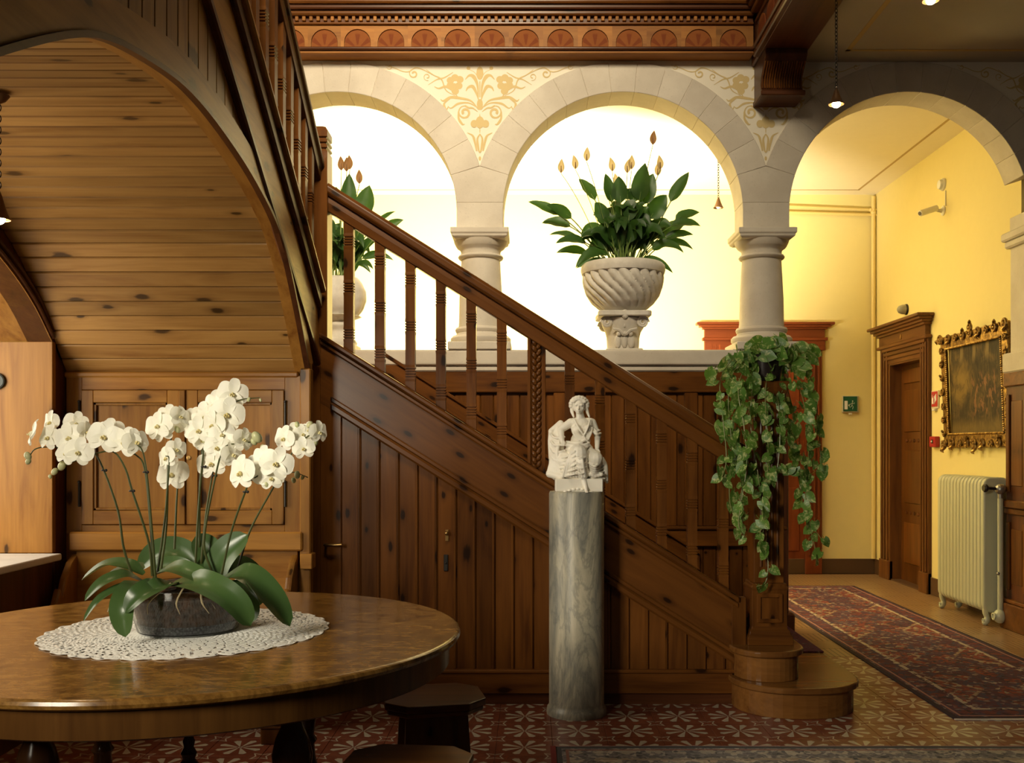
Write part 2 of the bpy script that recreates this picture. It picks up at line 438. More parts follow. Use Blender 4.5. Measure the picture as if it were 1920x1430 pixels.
# painted ornament in the spandrels
ORN = plain('ochre_stencil_paint', (.60, .46, .22), .8)
def ornament(cx, top_cut=False):
    k = .3356*YA/F
    def w(u, v): return (cx+u*k, H+(CY-v*.3356)*YA/F)
    mb = MB(); lay = [0]
    def Yq(): lay[0] += 1; return YA+.0148-.00004*lay[0]
    def blob(u, v, ru, rv, rot=0, pt=0):
        n = 14; pts = []
        for i in range(n):
            a = 2*PI*i/n; r = 1+pt*math.cos(2*a)
            x, y = ru*r*math.cos(a), rv*r*math.sin(a)
            pts.append((u+x*math.cos(rot)-y*math.sin(rot), v+x*math.sin(rot)+y*math.cos(rot)))
        for sgn in (1, -1):
            Yp = Yq(); q = [w(sgn*a, b) for a, b in pts]
            mb.add([(p[0], Yp, p[1]) for p in q], [tuple(range(n))])
            if abs(u) < 1: break
    def stroke(P, w0, w1, w2=0):
        c = bez([(a, b, 0) for a, b in P], 6*(len(P)-1)+2); n = len(c)
        for sgn in (1, -1):
            vs = []; Yp = Yq()
            for i, p in enumerate(c):
                t = i/(n-1); d = c[min(i+1, n-1)]-c[max(i-1, 0)]; d.normalize(); nn = Vector((-d.y, d.x, 0))
                ww = (w0*(1-2*t)+w1*2*t if t < .5 else w1*(2-2*t)+w2*(2*t-1))*.5
                for e in (1, -1):
                    g = w(sgn*(p.x+nn.x*ww*e), p.y+nn.y*ww*e); vs.append((g[0], Yp, g[1]))
            mb.add(vs, [(2*i, 2*i+1, 2*i+3, 2*i+2) for i in range(n-1)])
            if all(abs(a) < 1 for a, b in P): break
    def spiral(u, v, r, turns, a_0, sg, w0):
        P = [(u+r*(1-.75*i/12)*math.cos(a_0+sg*turns*2*PI*i/12), v+r*(1-.75*i/12)*math.sin(a_0+sg*turns*2*PI*i/12)) for i in range(13)]
        stroke(P, w0*.4, w0, w0*1.2)
    blob(0, 405, 18, 42, 0, .12); stroke([(0, 375), (0, 355)], 6, 4)
    stroke([(0, 450), (0, 540)], 6, 6, 6)
    stroke([(8, 540), (14, 470), (35, 425), (60, 418), (82, 440)], 5, 22, 4)
    stroke([(6, 560), (18, 520), (40, 480), (66, 485), (78, 505)], 4, 20, 4)
    stroke([(10, 430), (30, 400), (58, 385)], 4, 3, 3); blob(64, 376, 11, 11)
    blob(0, 580, 15, 36, 0, .15)
    for a, b in ((112, 440), (140, 430), (165, 445), (118, 475), (145, 480), (165, 472), (138, 505)): blob(a, b, 21, 20)
    stroke([(6, 610), (50, 560), (110, 545), (165, 540), (205, 560), (220, 550)], 4, 17, 3)
    stroke([(10, 600), (60, 572), (120, 575), (160, 600), (180, 590)], 3, 12, 2)
    stroke([(120, 545), (150, 505), (190, 480), (230, 490), (255, 480)], 4, 14, 3)
    stroke([(140, 530), (190, 500), (215, 440), (260, 415), (300, 385)], 3, 8, 3)
    stroke([(150, 400), (200, 430), (240, 440), (290, 470)], 3, 9, 2)
    stroke([(165, 545), (200, 575), (190, 610), (175, 590)], 4, 15, 3)
    spiral(84, 625, 40, 1.4, -PI*.55, 1, 12)
    stroke([(12, 620), (40, 600), (62, 598), (84, 586)], 3, 10, 9)
    stroke([(120, 620), (118, 660), (98, 690), (85, 690)], 8, 14, 3)
    blob(0, 680, 24, 34); blob(32, 688, 20, 22); stroke([(0, 650), (0, 630)], 8, 4)
    stroke([(0, 715), (0, 745)], 5, 5)
    stroke([(70, 738), (40, 755), (28, 790), (18, 840)], 3, 14, 8)
    stroke([(0, 745), (14, 775), (8, 830), (0, 850)], 5, 14, 5); blob(0, 882, 7, 12)
    stroke([(215, 440), (270, 410), (320, 385), (360, 375), (395, 395), (430, 395), (480, 375), (530, 360)], 3, 6, 3)
    spiral(370, 408, 28, 1.2, -PI*.5, 1, 8); spiral(505, 370, 16, 1.0, 0, 1, 5)
    spiral(295, 425, 22, 1.1, PI*.6, -1, 5)
    o = mb.build('painted_ornament', ORN, arc); o['label'] = 'ochre stencilled scrollwork of flowers and leaves'
for c in (AX[0]+HS, AX[1]+HS, AX[2]+HS): ornament(c)

# ---- parapet below the arcade: ledge and panelled wainscot
XE = 1.93
led = struct('trim_1', MB().box(-4.4, XE+.02, YA-.07, YA+.37, 2.0, 2.115), STONE, 'pale stone ledge on top of the wooden parapet', bevel=.02, seg=3)
MB().box(-4.4, XE-.01, YA-.045, YA+.345, 1.955, 2.0).build('ledge_moulding', STONE, led, bevel=.01)
par = struct('wall_parapet', MB().box(-4.4, XE-.06, YA+.02, YA+.30, 0, 1.957), W_stair[2], 'dark panelled wooden parapet between staircase and corridor')
MB().box(-2.4, XE-.03, YA-.035, YA+.02, 1.80, 1.955).build('top_rail', W_stair[0], par, bevel=.006)
MB().box(-2.4, XE-.03, YA-.035, YA+.02, .66, .78).build('middle_rail', W_stair[0], par, bevel=.006)
MB().box(-2.4, XE-.03, YA-.05, YA+.02, .78, .81).build('middle_rail', W_stair[0], par, bevel=.01)
MB().box(.6, XE-.03, YA-.05, YA+.02, 0, .2).build('bottom_rail', W_stair[0], par, bevel=.006)
bm_ = MB().box(-.047, .047, -.008, .012, -.5, .5).mesh('wainscot_board', W_stair[2], bevel=.006)
x = -1.3
while x < XE-.15:
    inst('wainscot_board', bm_, (x, YA+.005, 1.30), par, scale=(1, 1, .985))
    if x > .5: inst('wainscot_board', bm_, (x, YA+.005, .43), par, scale=(1, 1, .46))
    x += .0975
for xx in (-.75, .22, 1.19): MB().box(xx-.05, xx+.05, YA-.03, YA+.02, .81, 1.8).build('stile', W_stair[2], par, bevel=.006)
# end post of the parapet with base
MB().box(XE-.28, XE-.02, YA-.04, YA+.33, 0, 1.955).build('end_post', W_dark[2], par, bevel=.008)
MB().box(XE-.32, XE+.02, YA-.07, YA+.36, 0, .17).build('post_base', W_dark[0], par, bevel=.012)
MB().box(XE-.23, XE-.07, YA-.05, YA-.035, .3, .68).build('post_panel', W_stair[2], par, bevel=.005)
MB().box(XE-.23, XE-.07, YA-.05, YA-.035, .9, 1.75).build('post_panel', W_stair[2], par, bevel=.005)
# wainscot on the right-hand pier
rp = struct('wall_wainscot', MB().box(3.69, 4.4, YA-.04, YA+.31, 0, 1.965), W_dark[2], 'dark wooden wainscot of the pier at the right edge')
for z0, z1, e in ((0, .2, .05), (.2, .23, .035), (.93, .99, .04), (.88, .93, .02), (1.86, 1.965, .025)):
    MB().box(3.69-e, 4.4, YA-.04-e, YA+.31+e*.3, z0, z1).build('rail', W_stair[0], rp, bevel=.008)
for z0, z1 in ((.3, .82), (1.05, 1.8)):
    for yy0, yy1 in ((YA-.02, YA+.29),):
        MB().box(3.672, 3.69, yy0, yy0+.05, z0, z1).build('stile', W_stair[2], rp, bevel=.005)
        MB().box(3.672, 3.69, yy1-.05, yy1, z0, z1).build('stile', W_stair[2], rp, bevel=.005)
        MB().box(3.68, 3.69, yy0+.07, yy1-.07, z0+.05, z1-.05).build('panel', W_stair[2], rp, bevel=.004)

# ---- corridor
struct('wall_back', MB().box(-4.4, XR+.1, YB, YB+.12, 0, ZC+.05), YELLOW, 'yellow painted back wall of the corridor')
DY0, DY1 = 9.54, 10.36      # right-hand door opening
dz = 2.25
wr = MB().box(XR, XR+.12, YA+.3, DY0, 0, ZC+.05).box(XR, XR+.12, DY1, YB, 0, ZC+.05).box(XR, XR+.12, DY0, DY1, dz, ZC+.05)
struct('wall_right', wr, YELLOW, 'yellow painted right wall of the corridor')
struct('wall_left_corridor', MB().box(-4.5, -4.4, YA, YB, 0, ZC+.05), YELLOW, 'yellow end wall of the corridor beyond the staircase')
struct('ceiling_corridor', MB().box(-4.4, XR+.1, YA+.02, YB+.1, ZC, ZC+.1), CEIL, 'pale cream corridor ceiling seen through the arches')
gl = MB().box(-4.4, 3.56, YB-.22, YB-.195, ZC-.002, ZC+.001).box(3.535, 3.56, YA+.3, YB-.2, ZC-.002, ZC+.001)
struct('trim_2', gl, GOLDP, 'ochre painted line framing the corridor ceiling')
struct('baseboard_back', MB().box(1.5, XR, YB-.015, YB, 0, .165), BASEB, 'dark brown skirting of the corridor back wall', bevel=.003)
struct('baseboard_right', MB().box(XR-.015, XR, YA+.33, DY0-.2, 0, .165).box(XR-.015, XR, DY1+.29, YB-.015, 0, .165), BASEB, 'dark brown skirting of the corridor right wall', bevel=.003)

# ---- hall ceiling, gallery beam and fascia
ZH = 4.265
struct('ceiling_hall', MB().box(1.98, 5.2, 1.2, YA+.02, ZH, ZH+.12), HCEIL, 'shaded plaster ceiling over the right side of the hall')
hl = MB().box(2.28, 5.2, 7.12, 7.15, ZH-.002, ZH+.001).box(2.28, 2.315, 1.2, 7.15, ZH-.002, ZH+.001)
struct('trim_3', hl, GOLDP, 'ochre painted line on the hall ceiling')
ks = 7.22/F
def fz(y): return H+(CY-y)*ks
fas = thing('gallery_fascia', (0, 7.2, 4.23), 'carved pine fascia beam with arched panels below the gallery', 'beam')
FX0, FX1 = -2.4, 1.63
def fbox(name, y0, y1, out, mat, bev=.004, x1=None): return MB().box(FX0, FX1 if x1 is None else x1, 7.22-out, YA+.015, fz(y1), fz(y0)).build(name, mat, fas, bevel=bev)
fbox('bottom_moulding', 96, 101, .012, W_fascia, .004)
fbox('bottom_moulding', 90, 96, .035, W_dark[0], .008)
# frieze board with arched recesses
zb, zt, zf = fz(90), fz(47), fz(55)
MB().box(FX0, FX1, 7.24, YA+.015, zb, zt).build('frieze_back', W_fascia, fas)
pc = [(x-CX)*ks for x in (546, 608, 670, 733, 796, 858, 922, 986, 1051, 1116, 1180, 1245, 1310, 1375)]
fr = MB(); hw = 25*ks
ed = [FX0]+[(a+b)/2 for a, b in zip(pc, pc[1:])]+[FX1]
REDP = M('painted_frieze_panel', .75, Specular_IOR_Level=.15)
x_, y_, z_ = REDP.xyz(REDP.coord('Object')); n_ = REDP.noise(REDP.coord('Object', (1, 1, 1), 9), 18, 3)
rr = (x_*x_+(z_+.07)*(z_+.07)).sqrt(); an = x_.atan2(z_+.07)
orn = ((an*7).cos()*.5+.5).step(.55, .8)*(rr-.07).abs().step(.03, .05, 1, 0)
REDP.color(REDP.mix(orn*.6, REDP.mix(n_, (.20, .06, .015), (.26, .082, .02)), (.13, .022, .008)))
for i, c in enumerate(pc):
    x0, x1 = max(ed[i], c-.2), ed[i+1]
    if i == 0: MB().box(FX0, x0, 7.22, 7.24, zb, zt).build('frieze_board', W_fascia, fas)
    n = 12; r = hw; zc = zt-(fz(47)-fz(54))-r; vs = [(x0, zb), (c-r, zb), (c-r, zc)]
    arcp = [(c-r*math.cos(PI*k/n), zc+r*math.sin(PI*k/n)) for k in range(n+1)]
    mb = MB()
    mb.prism([(x0, zb), (c-r, zb), (c-r, zc), (x0, zc)], 1, 7.222, 7.24)
    mb.prism([(c+r, zb), (x1, zb), (x1, zc), (c+r, zc)], 1, 7.222, 7.24)
    for k in range(n):
        a, b = arcp[k], arcp[k+1]
        ta = (x0 if k == 0 else a[0], zt); tb = (x1 if k == n-1 else b[0], zt)
        mb.prism([a, b, tb, ta] if k not in (0, n-1) else ([a, b, tb, ta, (x0, zc)] if k == 0 else [a, b, (x1, zc), tb, ta]), 1, 7.222, 7.24)
    mb.build('frieze_board', W_fascia, fas)
    pp = MB().prism([(c-r*.97, zb)]+[(c-r*.97*math.cos(PI*k/n), zc+r*.97*math.sin(PI*k/n)) for k in range(n+1)]+[(c+r*.97, zb)], 1, 7.232, 7.242)
    pp.build('arched_panel', REDP.m, fas)
fbox('upper_moulding', 43, 47, .02, W_stair[0], .004)
fbox('dentil_bed', 33, 43, .005, W_dark[0])
den = MB().box(-.012, .012, -.02, .02, -.0165, .0165).mesh('dentil', W_fascia, bevel=.003)
x = FX0+.02
while x < FX1-.02:
    if x > -1.9: inst('dentil', den, (x, 7.205, (fz(33)+fz(43))/2), fas)
    x += 13.3*ks
fbox('crown_moulding', 24, 33, .05, W_stair[0], .01)
fbox('crown_moulding', 16, 24, .075, W_dark[0], .008)
fbox('crown_moulding', 9, 16, .10, W_stair[0], .01)
fbox('gallery_sill_board', 3, 9, .06, W_fascia, .004)
fbox('gallery_rail_plinth', -12, 3, .02, W_stair[0], .006, 1.25)
# beam running towards the viewer
bm2 = thing('gallery_beam', (1.8, 5, 4.23), 'dark wooden beam running forward above the hanging lamp', 'beam')
MB().box(1.645, 1.985, 1.6, YA+.015, 4.225, 4.75).build('beam_core', W_dark[1], bm2, bevel=.01)
for y0, y1, out, mt in ((103, 113, .03, 1), (90, 97, .035, 1), (43, 47, .02, 1), (24, 33, .05, 1), (16, 24, .075, 1), (9, 16, .10, 1)):
    MB().box(1.645-out, 1.66, 1.6, 7.2-out, fz(y1), fz(y0)).build('beam_moulding', W_stair[1], bm2, bevel=.008)
yy = 7.0
while yy > 4.2:
    pts = [(yy-.1, zb), (yy-.1, zb+.07)]+[(yy-.1*math.cos(PI*k/8), zb+.07+.08*math.sin(PI*k/8)) for k in range(1, 8)]+[(yy+.1, zb+.07), (yy+.1, zb)]
    MB().prism(pts, 0, 1.637, 1.65).build('arched_panel', REDP.m, bm2); yy -= .25
# corbel under the beam
cor = thing('corbel', (1.81, 7.2, 3.93), 'fluted dark wooden corbel under the end of the beam', 'corbel')
pf = [(YA+.012, 3.93), (7.11, 3.93), (7.10, 3.965), (7.125, 3.98), (7.14, 4.02), (7.13, 4.06), (7.09, 4.10), (7.03, 4.15), (7.00, 4.19), (7.0, 4.224), (YA+.012, 4.224)]
MB().prism(pf, 0, 1.665, 1.965).build('corbel_body', W_dark[2], cor, bevel=.004)
for i in range(17):
    xx = 1.675+i*.0175
    MB().tube([(xx, 7.122, 3.985), (xx, 7.135, 4.02), (xx, 7.124, 4.06), (xx, 7.085, 4.10), (xx, 7.03, 4.147)], .006, 6).build('flute', W_stair[2], cor, smooth=True)
MB().box(1.655, 1.975, 7.085, YA+.012, 3.925, 3.962).build('corbel_foot', W_dark[0], cor, bevel=.006)
# storey above
struct('wall_upper', MB().box(-4.4, 5.2, 9.4, 9.5, 4.3, 7.5), CREAM, 'cream wall of the upper storey behind the gallery')
struct('floor_gallery', MB().box(-4.4, 1.98, YA+.3, 9.4, 4.28, 4.36), W_stair[0], 'gallery floor above the arches')
struct('wall_left', MB().box(-2.55, -2.42, 5.0, YA+.1, 0, 4.5), CREAM, 'plaster wall behind the staircase landing')

# ============================================================ ALCOVE UNDER THE UPPER FLIGHT
XS, XL, YK = -1.14, -2.40, 5.10
prof_pts = [(1.9, 2.12), (2.12, 2.256), (2.449, 2.429), (2.704, 2.518), (3.1, 2.583), (3.369, 2.595), (3.668, 2.572), (4.017, 2.518), (4.376, 2.42), (4.605, 2.294), (4.85, 2.06), (5.0, 1.89), (5.10, 1.775)]
prof = bez([(a, b, 0) for a, b in prof_pts], 280)
cum = [0]
for a, b in zip(prof, prof[1:]): cum.append(cum[-1]+(b-a).length)
def parc(s):
    s = max(0, min(cum[-1], s))
    for i in range(len(cum)-1):
        if cum[i+1] >= s:
            t = (s-cum[i])/max(1e-9, cum[i+1]-cum[i]); p = prof[i].lerp(prof[i+1], t); d = (prof[i+1]-prof[i]).normalized(); return p, d
def pz(Y): 
    for a, b in zip(prof, prof[1:]):
        if a.x <= Y <= b.x: return a.y+(b.y-a.y)*(Y-a.x)/(b.x-a.x)
    return prof[-1].y if Y > prof[-1].x else prof[0].y
def voff(d_):
    out = []
    for i in range(0, len(prof), 4):
        d = (prof[min(i+4, len(prof)-1)]-prof[max(i-4, 0)]).normalized(); out.append((prof[i].x-d.y*d_, prof[i].y+d.x*d_))
    return out
vault = struct('ceiling_vault', MB().prism(voff(.06)+voff(.032)[::-1], 0, XL, XS-.06), W_dark[0], 'barrel vault of horizontal pine planks under the upper flight')
PW = .0865; Ltot = cum[-1]
plk = MB().box(-(XS-.055-XL)/2, (XS-.055-XL)/2, -PW/2+.0018, PW/2-.0018, -.002, .016)
plk_me = plk.mesh('plank', W_plank, bevel=.005)
s = Ltot-PW/2
while s > PW:
    p, d = parc(s)
    o = inst('plank', plk_me, ((XS-.055+XL)/2, p.x, p.y+.008), vault, rot=(math.atan2(d.y, d.x), 0, 0))
    s -= PW
MB().box(XL, XS-.055, YK-.03, YK, 1.755, 1.785).build('cornice_bead', W_pine[0], vault, bevel=.008)

# left wall of the alcove with the window niche
nic_pts = [(4.94, 0.866), (4.94, 1.926), (4.75, 2.09), (4.5, 2.235), (4.2, 2.35), (3.8, 2.44), (3.4, 2.47), (3.0, 2.44), (2.6, 2.35), (2.2, 2.2), (1.9, 1.95), (1.85, .866)]
nc = [Vector((4.94, .866, 0))]+bez([(a, b, 0) for a, b in nic_pts[1:-1]], 60)+[Vector((1.85, .866, 0))]
wl = MB()
ncs = [p for p in nc[1:-1]]
for a, b in zip(ncs, ncs[1:]):
    wl.prism([(a.x, a.y), (b.x, b.y), (b.x, pz(b.x)+.04), (a.x, pz(a.x)+.04)], 0, XL-.12, XL)
wl.box(XL-.12, XL, 4.978, YK+.02, 0, 1.926).box(XL-.12, XL, .8, 1.9, 0, 2.2).box(XL-.12, XL, 1.85, 4.95, 0, .83)
wl.prism([(4.94, 1.926), (YK+.02, 1.775), (YK+.02, 1.82), (4.94, pz(4.94)+.04)], 0, XL-.12, XL)
struct('wall_niche', wl, W_dark[2], 'dark wooden arch around the window niche at the left edge')
# niche lining: far reveal and curved soffit boards
struct('trim_4', MB().box(-3.4, XL+.006, 4.94, 4.975, .866, 1.926), W_pine[2], 'light pine reveal board of the window niche', bevel=.003)
sof = MB()
vs = []; fs = []
for p in ncs: vs += [(-3.4, p.x, p.y), (XL+.004, p.x, p.y), (-3.4, p.x, p.y+.03), (XL+.004, p.x, p.y+.03)]
for i in range(len(ncs)-1):
    a = i*4; fs += [(a, a+1, a+5, a+4), (a+2, a+6, a+7, a+3), (a+1, a+3, a+7, a+5)]
sof.add(vs, fs); struct('trim_5', sof, W_pine[1], 'curved pine lining of the window niche', smooth=True)
arch_m = MB()
arch_m.tube([(XL+.012, p.x, p.y+.055) for p in ncs[:40]], .014, 8)
arch_m.tube([(XL+.012, p.x, p.y+.02) for p in ncs[:40]], .010, 8)
struct('trim_6', arch_m, W_dark[1], 'dark arched moulding along the vault edge beside the window niche', smooth=True)
MARBLE = stone('white_marble', (.86, .84, .8), (.72, .7, .66), 4)
struct('trim_7', MB().box(-3.4, -2.345, 1.9, 4.938, .832, .866), MARBLE, 'white marble window sill at the left edge', bevel=.01, seg=3)
wf = MB()
for y0, y1 in ((2.9, 2.97), (3.86, 3.93), (4.85, 4.94), (1.9, 2.0)): wf.box(-3.44, -3.40, y0, y1, .86, 2.5)
for z0, z1 in ((.86, .95), (1.75, 1.82), (2.42, 2.5)): wf.box(-3.44, -3.40, 1.9, 4.94, z0, z1)
struct('window_1', wf, W_pine[2], 'wooden window frame in the niche beyond the left edge', bevel=.004)

# back wall of the alcove
struct('wall_alcove', MB().box(XL, XS+.0, YK, YK+.05, 0, 1.83), W_pine[0], 'pine wall under the staircase landing')
# ============================================================ LOWER FLIGHT
YS = 5.36                     # face of the stair panelling
kS = YS/F; SLP = .6288
def sx(x): return (x-CX)*kS
def sline(X): return H+(CY-(633+SLP*(X/kS+CX-608.6)))*kS     # top edge of the string
st = thing('staircase', (0, 5.4, 0), 'lower flight of dark pine stairs rising left with square balusters', 'staircase')
XA, XB = sx(600), sx(1392)
def slant(name, d0, d1, y0, y1, xa, xb, mat, bev=.004):
    return MB().prism([(xa, sline(xa)-d1), (xb, sline(xb)-d1), (xb, sline(xb)-d0), (xa, sline(xa)-d0)], 1, y0, y1).build(name, mat, st, bevel=bev)
ZBB = H+(CY-1257)*kS
class _: pass
def rotwood(base, name):      # wood whose grain follows the rake of the stairs
    m = base.copy(); m.name = name
    for n in m.node_tree.nodes:
        if n.type == 'MAPPING':
            pass
    return m
RAKE = bpy.data.materials
def wood_rake(name, light, dark):
    m = M(name, .3); m.b.inputs['Specular IOR Level'].default_value = .3; m.b.inputs['Coat Weight'].default_value = .06; m.b.inputs['Coat Roughness'].default_value = .18
    a = math.atan(SLP)
    def cr(sc):
        t = m.n('TexCoord'); r = m.n('Mapping'); r.inputs['Rotation'].default_value = (0, -a, 0); m.l(t.outputs['Object'], r.inputs[0])
        s_ = m.n('Mapping'); s_.inputs['Scale'].default_value = sc; m.l(r.outputs[0], s_.inputs[0]); return s_.outputs[0]
    n1 = m.noise(cr((.9, 9, 9)), 1.3, 4, .55, .8); n2 = m.noise(cr((2.5, 60, 60)), 1, 3)
    mid = tuple((p*.55+q*.45) for p, q in zip(light, dark))
    c = m.ramp(n1*.75+n2*.25, [(.25, dark), (.45, mid), (.7, light)])
    ks_ = m.xyz(cr((2.2, .02, 5))); cb_ = m.n('CombineXYZ'); m.l(ks_[0], cb_.inputs[0]); m.l(ks_[2], cb_.inputs[1]); kv = m.voro(cb_.outputs[0], 1.6, dim='2D'); kd = E(m.nt, kv.outputs['Distance'])
    c = m.mix(kd.step(.1, .26, 1, 0)*.4, c, tuple(x*.5 for x in dark)); c = m.mix(kd.step(.06, .12, 1, 0)*.9, c, tuple(x*.2 for x in dark))
    m.color(c); m.bump(n1*.3+n2*.7, .1, .004); return m.m
W_rake = wood_rake('stair_pine_rake', SL, SD)
slant('string_board', 0, .37, YS-.005, YS+.05, XA+.0, XB-.0, W_rake)
slant('string_cap', -.012, .022, YS-.035, YS+.075, XA, XB-.02, W_rake, .008)
slant('string_moulding', .022, .055, YS-.02, YS, XA, XB-.02, W_rake, .008)
slant('string_moulding', .295, .325, YS-.018, YS, XA+.06, XB-.02, W_rake, .006)
slant('string_moulding', .325, .372, YS-.03, YS, XA+.06, XB-.02, W_rake, .010)
# vertical boards with beads, under the string
bx0 = sx(640); pitch = 36.1*kS
xb_ = bx0; k = 0
while xb_ < XB-.03:
    x0, x1 = xb_+.001, min(xb_+pitch-.001, XB-.02)
    z0 = ZBB-.02
    za, zb2 = sline(x0)-.36, sline(x1)-.36
    if za > z0+.01:
        zb2 = max(zb2, z0+.005)
        MB().prism([(x0, z0), (x1, z0), (x1, zb2), (x0, za)], 1, YS+.008, YS+.03).build('panel_board', W_stair[2], st, bevel=.003)
        MB().prism([(x1-.016, z0), (x1-.004, z0), (x1-.004, zb2), (x1-.016, zb2+.007)], 1, YS+.002, YS+.012).build('bead', W_stair[2], st, bevel=.003)
    xb_ += pitch; k += 1
MB().box(XA, bx0, YS-.004, YS+.04, 0, sline(XA)-.2).build('stile', W_stair[2], st, bevel=.004)
MB().box(XB-.06, XB+.02, YS-.012, YS+.04, 0, sline(XB-.06)-.02).build('stile', W_stair[2], st, bevel=.004)
MB().box(XA, XB, YS-.012, YS+.04, .06, ZBB).build('base_rail', W_stair[0], st, bevel=.004)
MB().box(XA, XB, YS-.022, YS+.04, ZBB-.012, ZBB+.008).build('base_moulding', W_stair[0], st, bevel=.006)
MB().box(XA, XB, YS+.005, YS+.05, 0, .06).build('plinth', W_dark[0], st)
# cupboard door hardware in the panelling
BRASS = plain('aged_brass', (.45, .28, .1), .35, 20, .3, Metallic=1.0)
IRON = plain('dark_iron', (.05, .045, .04), .45, 15, .3, Metallic=.8)
p = at(838, 1003, YS)
lt = MB().box(p.x-.008, p.x+.008, YS-.004, YS+.01, p.z-.03, p.z+.03); lt.tube([(p.x, YS-.02, p.z+.01), (p.x, YS, p.z+.01)], .007, 8); lt.ball((p.x, YS-.024, p.z+.012), .011)
lt.build('latch', BRASS, st, smooth=True)
p = at(836, 1055, YS)
MB().box(p.x-.012, p.x+.012, YS-.003, YS+.01, p.z-.045, p.z+.045).ball((p.x, YS-.004, p.z), .007).build('keyhole_plate', IRON, st, bevel=.003)
p = at(612, 1020, YS); q = at(644, 1020, YS)
MB().tube([(p.x, YS, p.z), (p.x, YS-.045, p.z), (p.x+.02, YS-.055, p.z), (q.x, YS-.05, q.z+.002)], [.008, .008, .008, .010], 10).build('lever_handle', BRASS, st, smooth=True)

# treads and risers
R1 = .164
nos = [1.76, 1.47, 1.20]+[1.20-.261*i for i in range(1, 9)]
def bull(x0, x1, yf, yb, yr, n=20, p_=2.3):
    c, h = (x0+x1)/2, (x1-x0)/2; out = []
    for i in range(n+1):
        a = PI*i/n; out.append((c-h*math.copysign(abs(math.cos(a))**(2/p_), math.cos(a)), yr-(yr-yf)*abs(math.sin(a))**(2/p_)))
    return out+[(x1, yb), (x0, yb)]
S1 = bull(1.09, 1.735, 5.06, YA-.07, 5.37); S1n = bull(1.07, 1.76, 5.035, YA-.07, 5.37)
S2 = bull(1.10, 1.445, 5.17, YA-.07, 5.37); S2n = bull(1.075, 1.47, 5.145, YA-.07, 5.37)
for i, (body, nose) in enumerate(((S1, S1n), (S2, S2n))):
    z = i*R1
    MB().prism(body, 2, z, z+R1-.035).build('riser', W_step, st, bevel=.003)
    MB().prism([(a+(1.415-a)*.02, b+.006) for a, b in body], 2, z+R1-.05, z+R1-.03).build('step_moulding', W_step, st, bevel=.004)
    MB().prism(nose, 2, z+R1-.034, z+R1).build('tread', W_step, st, bevel=.012, seg=3)
for i in range(2, 11):
    z = i*R1; xn = nos[i]; xe = nos[i+1] if i < 10 else -2.38
    MB().box(xe-.03, xn-.03, YS+.05, YA-.07, z, z+R1-.032).build('riser', W_stair[0], st)
    MB().box(xe-.03, xn, YS+.05, YA-.07, z+R1-.032, z+R1).build('tread', W_step, st, bevel=.01)
# raking skirting against the parapet
for d0, d1, e in ((-.10, .2, .0), (-.13, -.10, .02), (.0, .02, .015)):
    MB().prism([(-1.1, sline(-1.1)-d1), (1.25, sline(1.25)-d1), (1.25, sline(1.25)-d0), (-1.1, sline(-1.1)-d0)], 1, YA-.06-e, YA-.01).build('wall_string', W_rake, st, bevel=.005)

# balusters
RB = .70; RT = .855            # underside / top of handrail above the string
def sq_baluster(mb, cx, cy, z0, z1, zs, h=.0275):
    pr_ = [(h, z0)]
    for zc in sorted(zs):
        if not z0+.05 < zc < z1-.03: continue
        pr_ += [(h-.0015, zc-.045), (h, zc-.032)]
        for j in range(4):
            zz = zc-.026+j*.0145
            pr_ += [(h, zz), (h-.005, zz+.003), (h-.005, zz+.006), (h, zz+.009)]
        pr_ += [(h, zc+.032), (h-.0015, zc+.045)]
    pr_.append((h, z1))
    out = [pr_[0]]
    for q in pr_[1:]:
        if q[1] > out[-1][1]+1e-5: out.append(q)
    return mb.sqlathe(out, cx, cy)
YBL = YS+.06
for xpx in (655, 713, 770, 827, 884, 941, 1068, 1125, 1182, 1240, 1297, 1355):
    X = (xpx-CX)*YBL/F; z0, z1 = sline(X)+.0, sline(X)+RB+.05
    mb = sq_baluster(MB(), X, YBL, z0, z1, [z0+.10, z0+.10+.2545, z0+.10+.509])
    mb.build('baluster', W_stair[2], st)
# carved wide baluster
X0, X1 = (989-CX)*YBL/F, (1023-CX)*YBL/F; Xm = (X0+X1)/2; z0, z1 = sline(Xm), sline(Xm)+RB+.05
cb = MB().box(X0, X0+.018, YBL-.027, YBL+.027, z0-.02, z1+.02).box(X1-.018, X1, YBL-.027, YBL+.027, z0-.03, z1).box(X0, X1, YBL-.01, YBL+.02, z0-.02, z1)
cbo = cb.build('carved_baluster', W_stair[2], st, bevel=.003); cbo['label'] = 'wide baluster carved with a leaf twist'
z = z0+.02
cv = MB()
while z < z1-.03:
    for sgn in (1, -1): cv.ball((Xm+sgn*.012, YBL-.014, z+(.017 if sgn > 0 else 0)), .013, .012, .022, 8, 6, Euler((0, sgn*.45, 0)))
    z += .036
cv.build('carving', W_stair[2], cbo, smooth=True)
